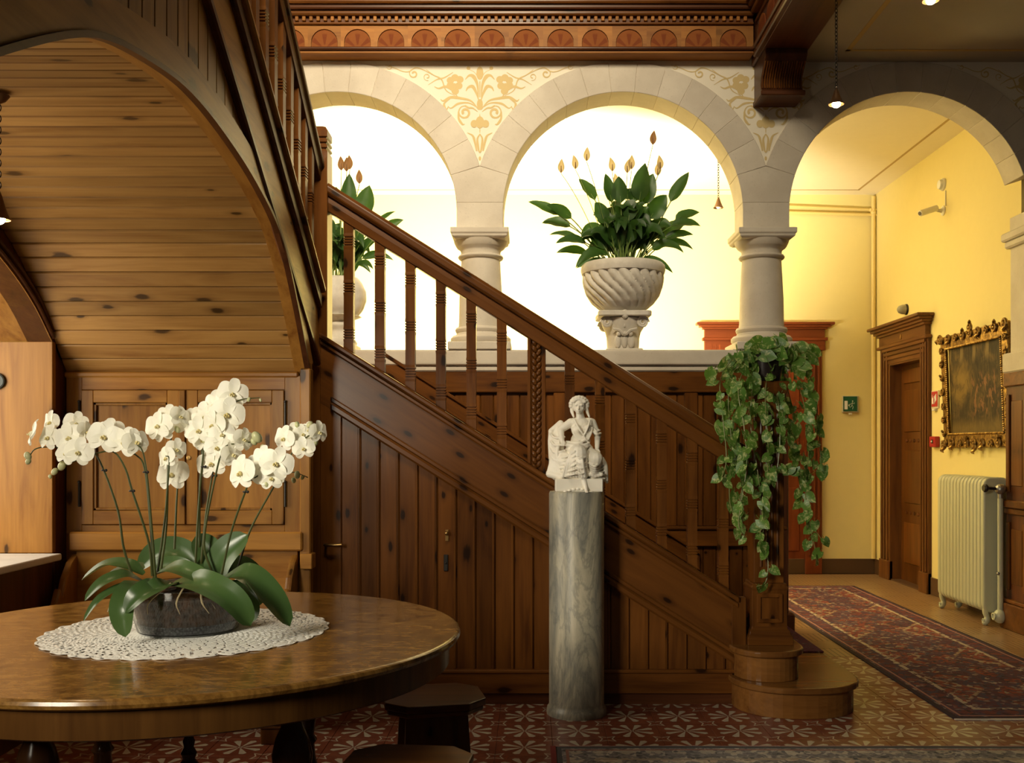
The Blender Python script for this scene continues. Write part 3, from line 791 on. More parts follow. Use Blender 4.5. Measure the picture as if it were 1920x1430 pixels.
# handrail: moulded section on the rake
hr_x0, hr_x1 = (606-CX)*YBL/F, 1.22
def rail(sec, y_c, name, mat):
    # sec: list of (dy, dz); raked along X
    mb = MB(); n = len(sec); vs = []
    for X in (hr_x0, hr_x1): vs += [(X, y_c+a, sline(X)+b) for a, b in sec]
    mb.add(vs, [tuple(range(n))[::-1], tuple(range(n, 2*n))]+[(i, (i+1)%n, n+(i+1)%n, n+i) for i in range(n)])
    return mb.build(name, mat, st, bevel=.004)
rail([(-.032, RB), (.032, RB), (.034, RB+.05), (.03, RB+.085), (-.03, RB+.085), (-.034, RB+.05)], YBL, 'handrail_base', W_rake)
rail([(-.04, RB+.085), (.04, RB+.085), (.052, RB+.105), (.05, RB+.135), (.03, RB+.158), (-.03, RB+.158), (-.05, RB+.135), (-.052, RB+.105)], YBL, 'handrail', W_rake)

# newel at the foot (stands on the second step)
NX, NY = 1.295, 5.44
nw = thing('newel_post', (NX, NY, 2*R1), 'square dark wooden newel post with panelled base under the trailing plant', 'post')
z = 2*R1
MB().sqlathe([(.123, z), (.123, z+.035), (.118, z+.05), (.112, z+.055), (.108, z+.075), (.098, z+.085), (.096, z+.10)], NX, NY).build('base', W_stair[0], nw, bevel=.003)
MB().sqlathe([(.096, z+.095), (.096, z+.295), (.10, z+.30), (.10, z+.31), (.093, z+.315), (.093, z+.33)], NX, NY).build('pedestal', W_stair[2], nw, bevel=.003)
for dx, dy in ((0, -1), (1, 0)):
    f = MB()
    for a0_, a1_, b0, b1 in ((-.07, -.05, z+.12, z+.275), (.05, .07, z+.12, z+.275), (-.05, .05, z+.12, z+.14), (-.05, .05, z+.255, z+.275)):
        if dy: f.box(NX+a0_, NX+a1_, NY-.105, NY-.094, b0, b1)
        else: f.box(NX+.094, NX+.105, NY+a0_, NY+a1_, b0, b1)
    f.build('panel_frame', W_stair[2], nw, bevel=.003)
MB().sqlathe([(.082, z+.33), (.082, 1.66), (.088, 1.665), (.088, 1.68), (.10, 1.70), (.105, 1.72), (.105, 1.755)], NX, NY).build('shaft', W_stair[2], nw, bevel=.004)
fl = MB()
for i in range(4): xx = NX-.045+i*.03; fl.tube([(xx, NY-.083, z+.42), (xx, NY-.083, 1.58)], .008, 8)
fl.build('reeding', W_stair[2], nw, smooth=True)

# stair carpet on the lowest steps
CARP = M('purple_stair_carpet', .95); v_ = CARP.coord('Object'); nn_ = CARP.noise(v_, 70, 2); vv = CARP.voro(v_, 28)
CARP.color(CARP.ramp(nn_*.6+E(CARP.nt, vv.outputs['Distance'])*.4, [(.3, (.04, .012, .03)), (.45, (.16, .03, .09)), (.6, (.07, .03, .09)), (.75, (.3, .2, .22))]))
cp = MB(); t_ = .008
for i in range(0, 9):
    z = (i+1)*R1; xn = nos[i]; xe = nos[i+1]-.03
    cp.box(xe, xn, 5.92, 6.85, z, z+t_); cp.box(xe-t_+0, xe, 5.92, 6.85, z, z+R1) if i < 8 else None
tag(cp.build('stair_runner', CARP.m, None, bevel=.002), 'purple patterned carpet runner laid over the stair treads', 'carpet')

# ============================================================ UPPER FLIGHT
up = thing('staircase', (XS, 4.0, 1.9), 'upper flight of stairs climbing forward above the planked vault', 'staircase')
def zt2(Y): return 3.151-.62*(Y-3.87)
outer = []
for i in range(0, len(prof), 4):
    p = prof[i]; d = (prof[min(i+4, len(prof)-1)]-prof[max(i-4, 0)]).normalized(); outer.append(Vector((p.x-d.y*.105, p.y+d.x*.105)))
inn = [prof[i] for i in range(0, len(prof), 4)]
def strip(name, A, B, x0, x1, mat, bev=0, parent=up):
    mb = MB(); vs = []; fs = []
    for a, b in zip(A, B): vs += [(x0, a[0], a[1]), (x1, a[0], a[1]), (x1, b[0], b[1]), (x0, b[0], b[1])]
    n = len(A)
    for i in range(n-1):
        for j in range(4): fs.append((i*4+j, i*4+(j+1)%4, i*4+4+(j+1)%4, i*4+4+j))
    fs += [(0, 1, 2, 3), tuple((n-1)*4+j for j in range(4))]
    return mb.add(vs, fs).build(name, mat, parent, bevel=bev, smooth=.5)
def offs(d_, e=0):
    out = []
    for i in range(0, len(prof), 4):
        p = prof[i]; d = (prof[min(i+4, len(prof)-1)]-prof[max(i-4, 0)]).normalized(); out.append((p.x-d.y*d_, p.y+d.x*d_))
    return out
strip('arch_rim', offs(-.004), offs(.105), XS-.075, XS-.003, W_pine[1])
strip('arch_moulding', offs(-.014), offs(.004), XS-.02, XS+.007, W_dark[1])
# spandrel boards between arch and string
def oz(Y):
    o = offs(.10)
    for a, b in zip(o, o[1:]):
        if a[0] <= Y <= b[0]: return a[1]+(b[1]-a[1])*(Y-a[0])/(b[0]-a[0])
    return o[0][1] if Y < o[0][0] else o[-1][1]
yb_ = 1.95
MB().box(XS-.06, XS-.004, 1.82, 1.95, oz(1.95)-.12, zt2(1.95)-.3).build('spandrel_post', W_pine[2], up, bevel=.006)
while yb_ < 4.7:
    y0, y1 = yb_+.001, yb_+.099
    ta, tb = zt2(y0)-.36, zt2(y1)-.36
    ba, bb = oz(y0), oz(y1)
    if tb > bb+.005:
        MB().prism([(y0, ba), (y1, bb), (y1, tb), (y0, ta)], 0, XS-.05, XS-.022).build('spandrel_board', W_pine[2], up, bevel=.004)
    yb_ += .10
YE = 5.33
def slab2(name, d0, d1, x0, x1, mat, ya=1.82, yb=YE, bev=.004):
    return MB().prism([(ya, zt2(ya)-d1), (yb, zt2(yb)-d1), (yb, zt2(yb)-d0), (ya, zt2(ya)-d0)], 0, x0, x1).build(name, mat, up, bevel=bev)
slab2('string_board', .02, .40, XS-.05, XS-.010, W_pine[1])
slab2('string_cap', -.012, .022, XS-.06, XS+.035, W_pine[1], bev=.008)
slab2('string_moulding', .022, .11, XS-.03, XS+.014, W_dark[1], bev=.01)  # dark wood band stands in for the shade under the cap
slab2('string_moulding', .37, .415, XS-.03, XS+.008, W_dark[1], bev=.008)
slab2('light_block_slab', .1, .28, XL, XS-.05, W_dark[1])  # unseen slab above the vault, added to block light
def zr2(Y): return 2.95+.66*(5.2-Y)
yk = 5.195
bi = 0
while yk > 1.9:
    z0, z1 = zt2(yk), zr2(yk)+.03
    if bi == 8:
        mb = MB().box(XS-.06, XS-.005, yk-.05, yk-.035, z0, z1).box(XS-.06, XS-.005, yk+.035, yk+.05, z0, z1).box(XS-.045, XS-.02, yk-.05, yk+.05, z0, z1)
        o = mb.build('carved_baluster', W_stair[2], up, bevel=.003); c_ = MB(); zz = z0+.03
        while zz < z1-.03:
            for sg in (1, -1): c_.ball((XS-.018, yk+sg*.012, zz+(.017 if sg > 0 else 0)), .012, .013, .022, 8, 6)
            zz += .036
        c_.build('carving', W_stair[2], o, smooth=True); yk -= .02
    else:
        mb = sq_baluster(MB(), XS-.0325, yk, z0, z1, [z0+.12, z0+.12+.2545])
        mb.build('baluster', W_stair[2], up)
    yk -= .15; bi += 1
sec = [(-.035, 0), (.03, 0), (.034, .05), (.05, .07), (.05, .1), (.03, .12), (-.035, .12), (-.05, .1), (-.05, .07), (-.035, .05)]
mb = MB(); n = len(sec); vs = []
for Y in (5.40, 1.82): vs += [(XS-.03+a, Y, zr2(Y)+b) for a, b in sec]
mb.add(vs, [tuple(range(n))[::-1], tuple(range(n, 2*n))]+[(i, (i+1)%n, n+(i+1)%n, n+i) for i in range(n)])
mb.build('handrail', W_stair[1], up, bevel=.004)
# landing post
lp = thing('newel_post', (XS-.04, 5.41, 0), 'tall landing post with grooved cap between the two flights', 'post')
px0, px1 = (597-CX)/F*5.36-.09, (613.5-CX)/F*5.36
cx_, hw_ = (px0+px1)/2, (px1-px0)/2
pr_ = [(hw_, 0), (hw_, 3.0)]
for j in range(3): pr_ += [(hw_, 3.01+j*.03), (hw_-.008, 3.014+j*.03), (hw_-.008, 3.022+j*.03), (hw_, 3.026+j*.03)]
pr_ += [(hw_, 3.12), (hw_-.01, 3.14), (hw_-.03, 3.15)]
MB().sqlathe(pr_, cx_, 5.36+hw_).build('post', W_stair[2], lp, bevel=.002)

# ============================================================ CABINET AND SETTLE IN THE ALCOVE
kK = YK/F
def kx(x): return (x-CX)*kK
def kz(y): return H+(CY-y)*kK
cab = thing('wall_cabinet', (kx(345), YK, kz(1000)), 'built-in pine cabinet with two panelled doors behind the orchids', 'cabinet')
fy = YK-.022
MB().box(kx(128), kx(157), fy, YK, kz(1000), kz(705)).build('frame_stile', W_pine[2], cab, bevel=.002)
MB().box(kx(536), kx(566), fy, YK, kz(1000), kz(705)).build('frame_stile', W_pine[2], cab, bevel=.002)
MB().box(kx(157), kx(536), fy, YK, kz(731), kz(705)).build('frame_rail', W_pine[0], cab, bevel=.002)
MB().box(kx(157), kx(536), fy, YK, kz(1000), kz(983)).build('frame_rail', W_pine[0], cab, bevel=.002)
def door(x0, x1, y0, y1, hinge):
    d = MB().box(kx(x0), kx(x0+22), fy-.012, YK-.004, kz(y1), kz(y0)).build('door', W_pine[2], cab, bevel=.003)
    MB().box(kx(x1-22), kx(x1), fy-.012, YK-.004, kz(y1), kz(y0)).build('door_stile', W_pine[2], d, bevel=.003)
    MB().box(kx(x0+22), kx(x1-22), fy-.012, YK-.004, kz(y0+23), kz(y0)).build('door_rail', W_pine[0], d, bevel=.003)
    MB().box(kx(x0+22), kx(x1-22), fy-.012, YK-.004, kz(y1), kz(y1-26)).build('door_rail', W_pine[0], d, bevel=.003)
    MB().box(kx(x0+22), kx(x1-22), fy+.008, YK-.004, kz(y1-26), kz(y0+23)).build('door_panel', W_pine[2], d)
    fm = MB()
    a, b, c, e = kx(x0+22), kx(x1-22), kz(y1-26), kz(y0+23)
    for q in ((a, a+.014, c, e), (b-.014, b, c, e), (a, b, c, c+.014), (a, b, e-.014, e)): fm.box(q[0], q[1], fy-.004, fy+.01, q[2], q[3])
    fm.build('panel_moulding', W_pine[2], d, bevel=.003)
    for yy in (y0+45, y1-55):
        MB().tube([(kx(hinge), fy-.012, kz(yy+22)), (kx(hinge), fy-.012, kz(yy-22))], .006, 8).ball((kx(hinge), fy-.012, kz(yy-24)), .008).build('hinge', IRON, d, smooth=True)
    return d
door(158, 340, 732, 982, 154)
d2 = door(353, 535, 732, 982, 538)
MB().box(kx(340), kx(352.5), fy-.02, YK, kz(982), kz(732)).build('centre_stile', W_pine[2], cab, bevel=.004)
p = (kx(358), fy-.014, kz(858))
MB().lathe([(.011, -.003), (.011, .002), (.004, .003)], (0, 0, 0), 16).build('keyhole_plate', BRASS, d2, origin=(0, 0, 0)).matrix_basis = Matrix.Translation(Vector(p)-ORG[d2.name]) @ Matrix.Rotation(PI/2, 4, 'X')
# pilaster at the right end and boxed sides
cp_ = struct('trim_8', MB().box(kx(566), kx(586), YK-.05, YK+.02, 0, 1.80), W_pine[2], 'pine pilaster at the right end of the cabinet', bevel=.006)
MB().box(kx(570), kx(592), YK-.09, YK, kz(1063), kz(1035)).build('block', W_pine[0], cp_, bevel=.004)
# settle (bench) below the cabinet
se = thing('settle_bench', (kx(345), 4.9, 0), 'dark pine settle bench with curved ends behind the round table', 'bench')
MB().box(kx(140), kx(572), YK-.07, YK-.024, kz(1030), kz(995)).build('top_rail', W_pine[0], se, bevel=.008)
MB().box(kx(150), kx(562), YK-.045, YK-.024, .43, kz(1030)).build('backrest', W_pine[0], se, bevel=.003)
MB().box(kx(150), kx(562), 4.76, YK-.03, .40, .44).build('seat', W_pine[0], se, bevel=.008)
for xx in (146, 556):
    P_ = [(YK-.03, 0), (YK-.03, kz(1035)), (YK-.10, kz(1050)), (YK-.16, kz(1075)), (YK-.2, kz(1105)), (YK-.22, .70), (YK-.26, .63), (YK-.31, .6), (YK-.34, .56), (YK-.33, .5), (YK-.32, 0)]
    MB().prism(P_, 0, kx(xx)-.018, kx(xx)+.018).build('end_panel', W_pine[2], se, bevel=.012, seg=2)
# ============================================================ STONE COLUMNS OF THE ARCADE
def stone_column(cx, label):
    cy = YA+.15; z0 = 2.115; kc = (YA+.15)/F
    def hz(y): return H+(CY-y)*kc
    t = thing('stone_column', (cx, cy, z0), label, 'column', 'columns of the arcade')
    MB().sqlathe([(.232, z0), (.232, z0+.06)], cx, cy).build('plinth', STONE, t, bevel=.006)
    MB().lathe([(.215, z0+.06), (.228, z0+.08), (.228, z0+.10), (.212, z0+.118), (.19, z0+.122), (.182, z0+.14), (.19, z0+.15), (.194, z0+.165), (.186, z0+.18), (.172, z0+.184)], (cx, cy, 0), 40).build('base', STONE, t, smooth=True)
    zc = 2.81
    MB().lathe([(.170, z0+.184), (.166, z0+.22), (.163, z0+.4), (.155, z0+.55), (.147, zc)], (cx, cy, 0), 40).build('shaft', STONE, t, smooth=True)
    MB().lathe([(.150, zc), (.166, zc+.008), (.172, zc+.02), (.166, zc+.032), (.150, zc+.037), (.150, zc+.06), (.156, zc+.075), (.178, zc+.09), (.186, zc+.10), (.198, zc+.125), (.203, zc+.14)], (cx, cy, 0), 40).build('capital', STONE, t, smooth=True)
    MB().sqlathe([(.185, zc+.135), (.205, zc+.15), (.205, zc+.165), (.215, zc+.172), (.215, zc+.21)], cx, cy).build('abacus', STONE, t, bevel=.004)
stone_column(AX[0]+HS, 'pale stone column partly hidden by the stair handrail')
stone_column(AX[1]+HS, 'pale stone column above the trailing green plant')

# ============================================================ MARBLE PILLAR AND STATUE
PM = M('grey_veined_marble', .4)
v1 = PM.coord('Object', (1, 1, .28), 0, (0, .5, 0)); n1 = PM.noise(v1, 7, 8, .65, 1.6); n2 = PM.noise(PM.coord('Object', (1, 1, .5)), 2.2, 3)
vn = PM.noise(PM.coord('Object', (1, 1, .3), 0, (0, -.6, .3)), 5, 6, .6, 2.2)
c_ = PM.ramp(n1*.7+n2*.3, [(.3, (.08, .083, .072)), (.43, (.24, .23, .19)), (.55, (.42, .38, .28)), (.68, (.58, .51, .37))])
PM.color(PM.mix((vn-.5).abs().step(.0, .05, .4, 0), c_, (.10, .11, .105)))
PX, PY = (1081-CX)/F*5.19, 5.19; PH = H+(CY-922)/F*5.10
col = thing('marble_pillar', (PX, PY, 0), 'tall grey veined marble pillar standing before the staircase', 'pillar')
pr_r = 51.5*5.19/F
MB().lathe([(pr_r+.012, 0), (pr_r+.014, .015), (pr_r+.01, .035), (pr_r+.002, .045), (pr_r, .06), (pr_r, PH-.01), (pr_r-.004, PH)], (PX, PY, 0), 56).build('shaft', PM.m, col, smooth=True)

STAT = M('white_statue_marble', .42, Subsurface_Weight=.15); STAT.b.inputs['Subsurface Radius'].default_value = (.01, .008, .006)
sn = STAT.noise(STAT.coord('Object'), 9, 4); STAT.color(STAT.mix(sn, (.80, .74, .62), (.9, .86, .77)))
kst = .15385
def sp(a, b, d=0): return at(980+a*kst, 720+b*kst, 5.19+d)
S_ = MB(); u = kst*5.19/F     # metres per crop pixel
def cap(a, b, ra, rb, n=12, k=6):
    a, b = Vector(a), Vector(b)
    S_.tube([a.lerp(b, i/k) for i in range(k+1)], [(ra+(rb-ra)*i/k)*u for i in range(k+1)], n); S_.ball(a, ra*u, seg=10, rings=8); S_.ball(b, rb*u, seg=10, rings=8)
def fold(P, r0, r1=None, r2=None):
    r1 = r1 or r0; r2 = r2 or r0
    c = bez(P, 14); n = len(c)
    S_.tube(c, [((r0+(r1-r0)*2*i/(n-1)) if i < n/2 else (r1+(r2-r1)*(2*i/(n-1)-1)))*u for i in range(n)], 8)
# head, hair and face (turned a little to image left)
S_.ball(sp(690, 262, -.004), 76*u, 84*u, 100*u)                       # skull and face
S_.ball(sp(686, 312, -.022), 52*u, 52*u, 52*u)                        # jaw
S_.ball(sp(684, 345, -.034), 23*u, 22*u, 18*u)                        # chin
S_.tube([sp(684, 262, -.040), sp(681, 290, -.047), sp(680, 304, -.053)], [9*u, 11*u, 14*u], 8)    # nose
for dx in (-1, 1): S_.ball(sp(686+dx*30, 256, -.038), 22*u, 12*u, 8*u)    # brows
for dx in (-1, 1): S_.ball(sp(686+dx*36, 300, -.028), 24*u, 24*u, 26*u)   # cheeks
S_.ball(sp(682, 324, -.045), 19*u, 10*u, 6*u); S_.ball(sp(683, 333, -.043), 15*u, 10*u, 6*u)      # lips
S_.ball(sp(690, 232, .022), 104*u, 104*u, 92*u)                       # hair mass
rs = random.Random(4)
for i in range(11):
    a = PI*(-.06+1.12*i/10); S_.ball(sp(688-98*math.cos(a), 250-86*math.sin(a), .004-.010*math.sin(a)), 33*u, 40*u, 31*u, 10, 8)
for i in range(7):
    a = PI*(.1+.8*i/6); S_.ball(sp(689-70*math.cos(a), 226-44*math.sin(a), -.026), 25*u, 26*u, 20*u, 10, 8)
fold([sp(606, 270, .005), sp(600, 330, .006), sp(625, 405, -.008)], 30, 24, 12); fold([sp(775, 262, .005), sp(788, 335, .008), sp(815, 405, .0)], 28, 22, 12)
cap(sp(694, 350, .006), sp(704, 430, .01), 48, 60)
# torso
cap(sp(620, 472, .01), sp(822, 468, .015), 62, 60)
S_.ball(sp(715, 540, .005), 128*u, 88*u, 135*u); S_.ball(sp(662, 552, -.028), 56*u, 50*u, 58*u); S_.ball(sp(778, 545, -.028), 56*u, 50*u, 58*u)
S_.ball(sp(705, 690, .0), 122*u, 92*u, 112*u); S_.ball(sp(690, 800, .0), 175*u, 125*u, 110*u)
fold([sp(628, 425, -.026), sp(668, 505, -.052), sp(722, 590, -.056), sp(762, 640, -.046)], 12, 14, 10)
fold([sp(822, 432, -.026), sp(800, 510, -.052), sp(765, 590, -.056), sp(745, 632, -.05)], 12, 14, 10)
for k in range(6): fold([sp(596+k*18, 520+k*14, -.03), sp(632+k*25, 620+k*8, -.046), sp(690+k*22, 690+k*3, -.046)], 9, 11, 7)
for k in range(4): fold([sp(850-k*14, 520, -.02), sp(835-k*14, 600, -.036), sp(800-k*14, 680, -.042)], 9, 11, 7)
fold([sp(520, 735, -.04), sp(640, 752, -.066), sp(750, 745, -.066), sp(812, 715, -.045)], 24, 28, 16)
fold([sp(525, 700, -.03), sp(630, 712, -.056), sp(720, 705, -.058), sp(795, 672, -.036)], 15, 19, 11)
fold([sp(560, 785, -.05), sp(660, 800, -.08), sp(760, 780, -.075), sp(822, 735, -.04)], 18, 22, 11)
# arm at image left, elbow on the draped support
cap(sp(588, 470, .01), sp(462, 552, .005), 56, 46); cap(sp(462, 552, .005), sp(478, 676, -.045), 42, 30)
S_.ball(sp(484, 700, -.055), 26*u, 24*u, 34*u)
for k in range(4): cap(sp(470+k*12, 712, -.066), sp(464+k*14, 752, -.066), 8, 6, 6, 2)
cap(sp(505, 690, -.06), sp(520, 722, -.066), 8, 6, 6, 2)
# draped support at image left, cloth thrown over it and flowing into the skirt
cap(sp(440, 540, .03), sp(420, 800, .03), 66, 96); cap(sp(420, 800, .03), sp(430, 1060, .02), 96, 118)
cap(sp(462, 480, .03), sp(350, 575, .025), 42, 40); cap(sp(350, 575, .02), sp(345, 700, .02), 36, 40); cap(sp(345, 700, .02), sp(370, 900, .02), 40, 56)
for k in range(7):
    fold([sp(480-k*20, 500+k*14, -.002+.004*k), sp(455-k*16, 660, -.02+.005*k), sp(420-k*10, 860, -.036+.006*k), sp(470-k*28, 1110, -.045+.006*k)], 14, 22, 20)
for k in range(5): fold([sp(340, 600+k*85, .005), sp(385, 650+k*90, -.026), sp(455, 655+k*85, -.036), sp(520, 640+k*80, -.03)], 12, 17, 10)
# arm at image right, hand resting on the knee
cap(sp(845, 470, .015), sp(915, 630, .02), 54, 43); cap(sp(912, 630, .02), sp(908, 780, -.02), 40, 28)
fold([sp(862, 578, -.016), sp(905, 612, -.026), sp(952, 600, .01)], 17, 19, 15); fold([sp(868, 545, -.012), sp(905, 575, -.022), sp(945, 560, .01)], 12, 14, 10)
S_.ball(sp(908, 812, -.032), 28*u, 24*u, 34*u)
for k in range(4): cap(sp(886+k*14, 830, -.045), sp(880+k*15, 872, -.056), 9, 6, 6, 2)
cap(sp(930, 800, -.038), sp(946, 834, -.05), 8, 6, 6, 2)
# thighs, knees, lower legs under cloth
cap(sp(640, 800, .0), sp(690, 840, -.10), 108, 98); cap(sp(690, 845, -.10), sp(730, 1110, -.075), 96, 66)
cap(sp(760, 830, .0), sp(890, 905, -.085), 96, 88); cap(sp(890, 915, -.085), sp(850, 1100, -.03), 84, 78)
cap(sp(735, 1120, -.075), sp(765, 1240, -.088), 40, 26); cap(sp(765, 1250, -.088), sp(778, 1305, -.118), 26, 18); S_.ball(sp(782, 1312, -.128), 24*u, 26*u, 13*u)
for k in range(4): S_.ball(sp(768+k*10, 1318, -.142), 6*u, 10*u, 6*u, 8, 6)
# skirt mass
cap(sp(500, 930, -.01), sp(640, 980, -.055), 125, 110); cap(sp(500, 1050, .0), sp(900, 1070, .0), 112, 104); cap(sp(560, 1060, -.04), sp(680, 1080, -.06), 90, 86); cap(sp(780, 1040, -.04), sp(860, 1060, -.04), 84, 84)
for k in range(9):
    fold([sp(600+k*14, 820+k*6, -.105-.003*k), sp(540+k*24, 950, -.105-.005*k), sp(490+k*34, 1130, -.075-.003*k)], 12, 17, 19)
for k in range(6): fold([sp(440, 900+k*40, -.04), sp(540, 880+k*46, -.088), sp(640, 815+k*56, -.138)], 12, 16, 10)
for k in range(4): fold([sp(655, 880+k*60, -.142+.006*k), sp(720, 905+k*62, -.146+.006*k), sp(785, 880+k*62, -.11+.006*k)], 9, 12, 8)
for k in range(6): fold([sp(800+k*10, 960+k*26, -.085), sp(885, 1000+k*26, -.124+.012*k), sp(965+k*8, 940+k*42, -.05+.004*k)], 13, 17, 12)
fold([sp(950, 900, -.03), sp(1000, 1010, -.03), sp(1030, 1205, -.0)], 40, 42, 16); fold([sp(960, 1000, -.0), sp(985, 1100, .0), sp(1012, 1190, .0)], 46, 44, 18)
for k in range(5): S_.ball(sp(820+k*34, 1115-abs(k-2)*8, -.075), 28*u, 26*u, 26*u, 10, 8)
cap(sp(330, 1090, .0), sp(470, 1125, -.045), 50, 48); cap(sp(520, 1120, .0), sp(900, 1120, .02), 62, 62)
stt = thing('statue', (PX, PY, PH), 'white marble statue of a seated draped woman on the pillar', 'statue')
def remeshed(mb, name, mat, parent, voxel, smooth_it=2):
    me = mb.mesh(name, mat); tmp = bpy.data.objects.new('tmp_'+name, me); COL.objects.link(tmp)
    r = tmp.modifiers.new('r', 'REMESH'); r.mode = 'VOXEL'; r.voxel_size = voxel
    s_ = tmp.modifiers.new('s', 'SMOOTH'); s_.iterations = smooth_it; s_.factor = .5
    dg = bpy.context.evaluated_depsgraph_get(); ev = tmp.evaluated_get(dg); m2 = bpy.data.meshes.new_from_object(ev)
    bpy.data.objects.remove(tmp, do_unlink=True); bpy.data.meshes.remove(me)
    m2.name = name; m2.transform(Matrix.Translation(-org(parent)))
    for p in m2.polygons: p.use_smooth = True
    if not m2.materials: m2.materials.append(mat)
    o = bpy.data.objects.new(name, m2); link(o, parent); ORG[o.name] = org(parent); return o
remeshed(S_, 'figure', STAT.m, stt, .0026, 2)
a, b = sp(395, 1170), sp(965, 1330)
MB().box(a.x, b.x-.0, PY-.085, PY+.085, PH, a.z+.01).build('plinth', STAT.m, stt, bevel=.004)
sc_ = MB()
for k in range(7):
    q = sp(520+k*52, 1310-34*math.sin(PI*k/6), -.087); sc_.ball(q, 24*u, 12*u, 16*u, 8, 6)
sc_.build('plinth_relief', STAT.m, stt, smooth=True)

# ============================================================ ROUND TABLE
TXc, TYc, TR, TZ = -1.15, 3.32, .912, .78
tb = thing('round_table', (TXc, TYc, 0), 'large round walnut table with turned legs carrying the orchids', 'table')
TOPM = M('burr_walnut_top', .2, Specular_IOR_Level=.4); v = TOPM.coord('Object'); 
n1 = TOPM.noise(v, 4.5, 8, .7, 2.5); n2 = TOPM.noise(TOPM.coord('Object', (3, 9, 1)), 4, 6, .7, 1.2)
TOPM.color(TOPM.ramp(n1*.5+n2*.5, [(.36, (.06, .026, .006)), (.46, (.19, .088, .018)), (.56, (.33, .165, .036)), (.68, (.42, .23, .056))])); TOPM.b.inputs['Coat Weight'].default_value = .1; TOPM.b.inputs['Coat Roughness'].default_value = .08
TOPM.bump(n2, .03, .002)
MB().lathe([(TR-.06, TZ-.034), (TR-.02, TZ-.032), (TR-.004, TZ-.024), (TR, TZ-.014), (TR-.003, TZ-.005), (TR-.012, TZ), (TR-.014, TZ), (TR-.03, TZ), (.5, TZ), (0.0001, TZ)], (TXc, TYc, 0), 128).build('tabletop', TOPM.m, tb, smooth=True)
WT = wood('table_walnut', (.13, .055, .013), (.06, .023, .006), 2, .1, rough=.25)
MB().lathe([(TR-.09, TZ-.115), (TR-.045, TZ-.115), (TR-.038, TZ-.11), (TR-.038, TZ-.034), (TR-.09, TZ-.034)], (TXc, TYc, 0), 96).build('apron', WT, tb, smooth=True)
legp = [(.045, TZ-.11), (.05, TZ-.16), (.03, TZ-.175), (.042, TZ-.19), (.045, TZ-.205), (.03, TZ-.22), (.034, TZ-.235), (.05, TZ-.27), (.062, TZ-.32), (.058, TZ-.36), (.035, TZ-.42), (.028, TZ-.47), (.04, TZ-.49), (.03, TZ-.505), (.034, TZ-.55), (.045, TZ-.6), (.03, TZ-.66), (.036, .06), (.04, .03), (.02, 0)]
WD = wood('table_leg_walnut', (.1, .04, .014), (.04, .015, .006), 2, .1, rough=.2)
LO = [(.42, -.30), (.30, .42), (-.42, .30), (-.30, -.42)]
for dx, dy in LO: MB().lathe(legp[::-1], (TXc+dx, TYc+dy, 0), 28).build('leg', WD, tb, smooth=True)
for dx, dy in LO[:2]:
    MB().tube([(TXc-dx, TYc-dy, .14), (TXc-dx*.5, TYc-dy*.5, .19), (TXc, TYc, .21), (TXc+dx*.5, TYc+dy*.5, .19), (TXc+dx, TYc+dy, .14)], [.02, .026, .03, .026, .02], 12).build('stretcher', WD, tb, smooth=True)
MB().lathe([(.075, .2), (.085, .23), (.08, .27), (.055, .31), (.03, .335), (.02, .35), (.026, .37), (.016, .39), (.02, .41), (.008, .44), (.0001, .45)], (TXc, TYc, 0), 28).build('finial', WD, tb, smooth=True)

# doily: crocheted lace with scalloped border, cut as open mesh
LACE = plain('white_crochet_cotton', (.90, .88, .82), .9, 120, .06, .3)
dl = MB(); NR, NT = 44, 480; R0, R1d = .13, .452
def dpt(i, j):
    t = i/NR; a = 2*PI*j/NT; r = R0+(R1d-R0)*t
    if t > .82: r += (t-.82)/.18*(.016*abs(math.sin(a*15))**.6-.004)
    r += .0025*math.sin(a*30+i)*t
    return (TXc+r*math.cos(a), TYc+r*math.sin(a), TZ+.0024+.0012*math.sin(i*2.1+j*.7))
for i in range(NR+1):
    for j in range(NT): dl.v.append(Vector(dpt(i, j)))
for i in range(NR):
    for j in range(NT):
        b_ = i % 8; hole = False
        if i < 8: hole = i % 2 == 1 and (j+i) % 4 == 1
        elif b_ in (1, 2): hole = (j % 6) in (2, 3)
        elif b_ in (4, 5, 6): hole = ((j+6*(i//8)) % 16) in ((4, 5, 10, 11), (3, 4, 5, 7, 8, 10, 11), (5, 6, 9, 10))[b_-4]
        if i > 38: hole = (j+i*2) % 8 in (2, 3) and i % 2 == 0
        if i in (36, 37): hole = j % 5 in (1, 2)
        if not hole: dl.f.append((i*NT+j, i*NT+(j+1) % NT, (i+1)*NT+(j+1) % NT, (i+1)*NT+j))
# closed centre
dl.add([(TXc+R0*1.02*math.cos(2*PI*j/40), TYc+R0*1.02*math.sin(2*PI*j/40), TZ+.003) for j in range(40)], [tuple(range(40))])
do = tag(dl.build('lace_doily', LACE), 'round white crocheted lace doily on the walnut table', 'doily')
md = do.modifiers.new('thick', 'SOLIDIFY'); md.thickness = .0016; md.offset = 0

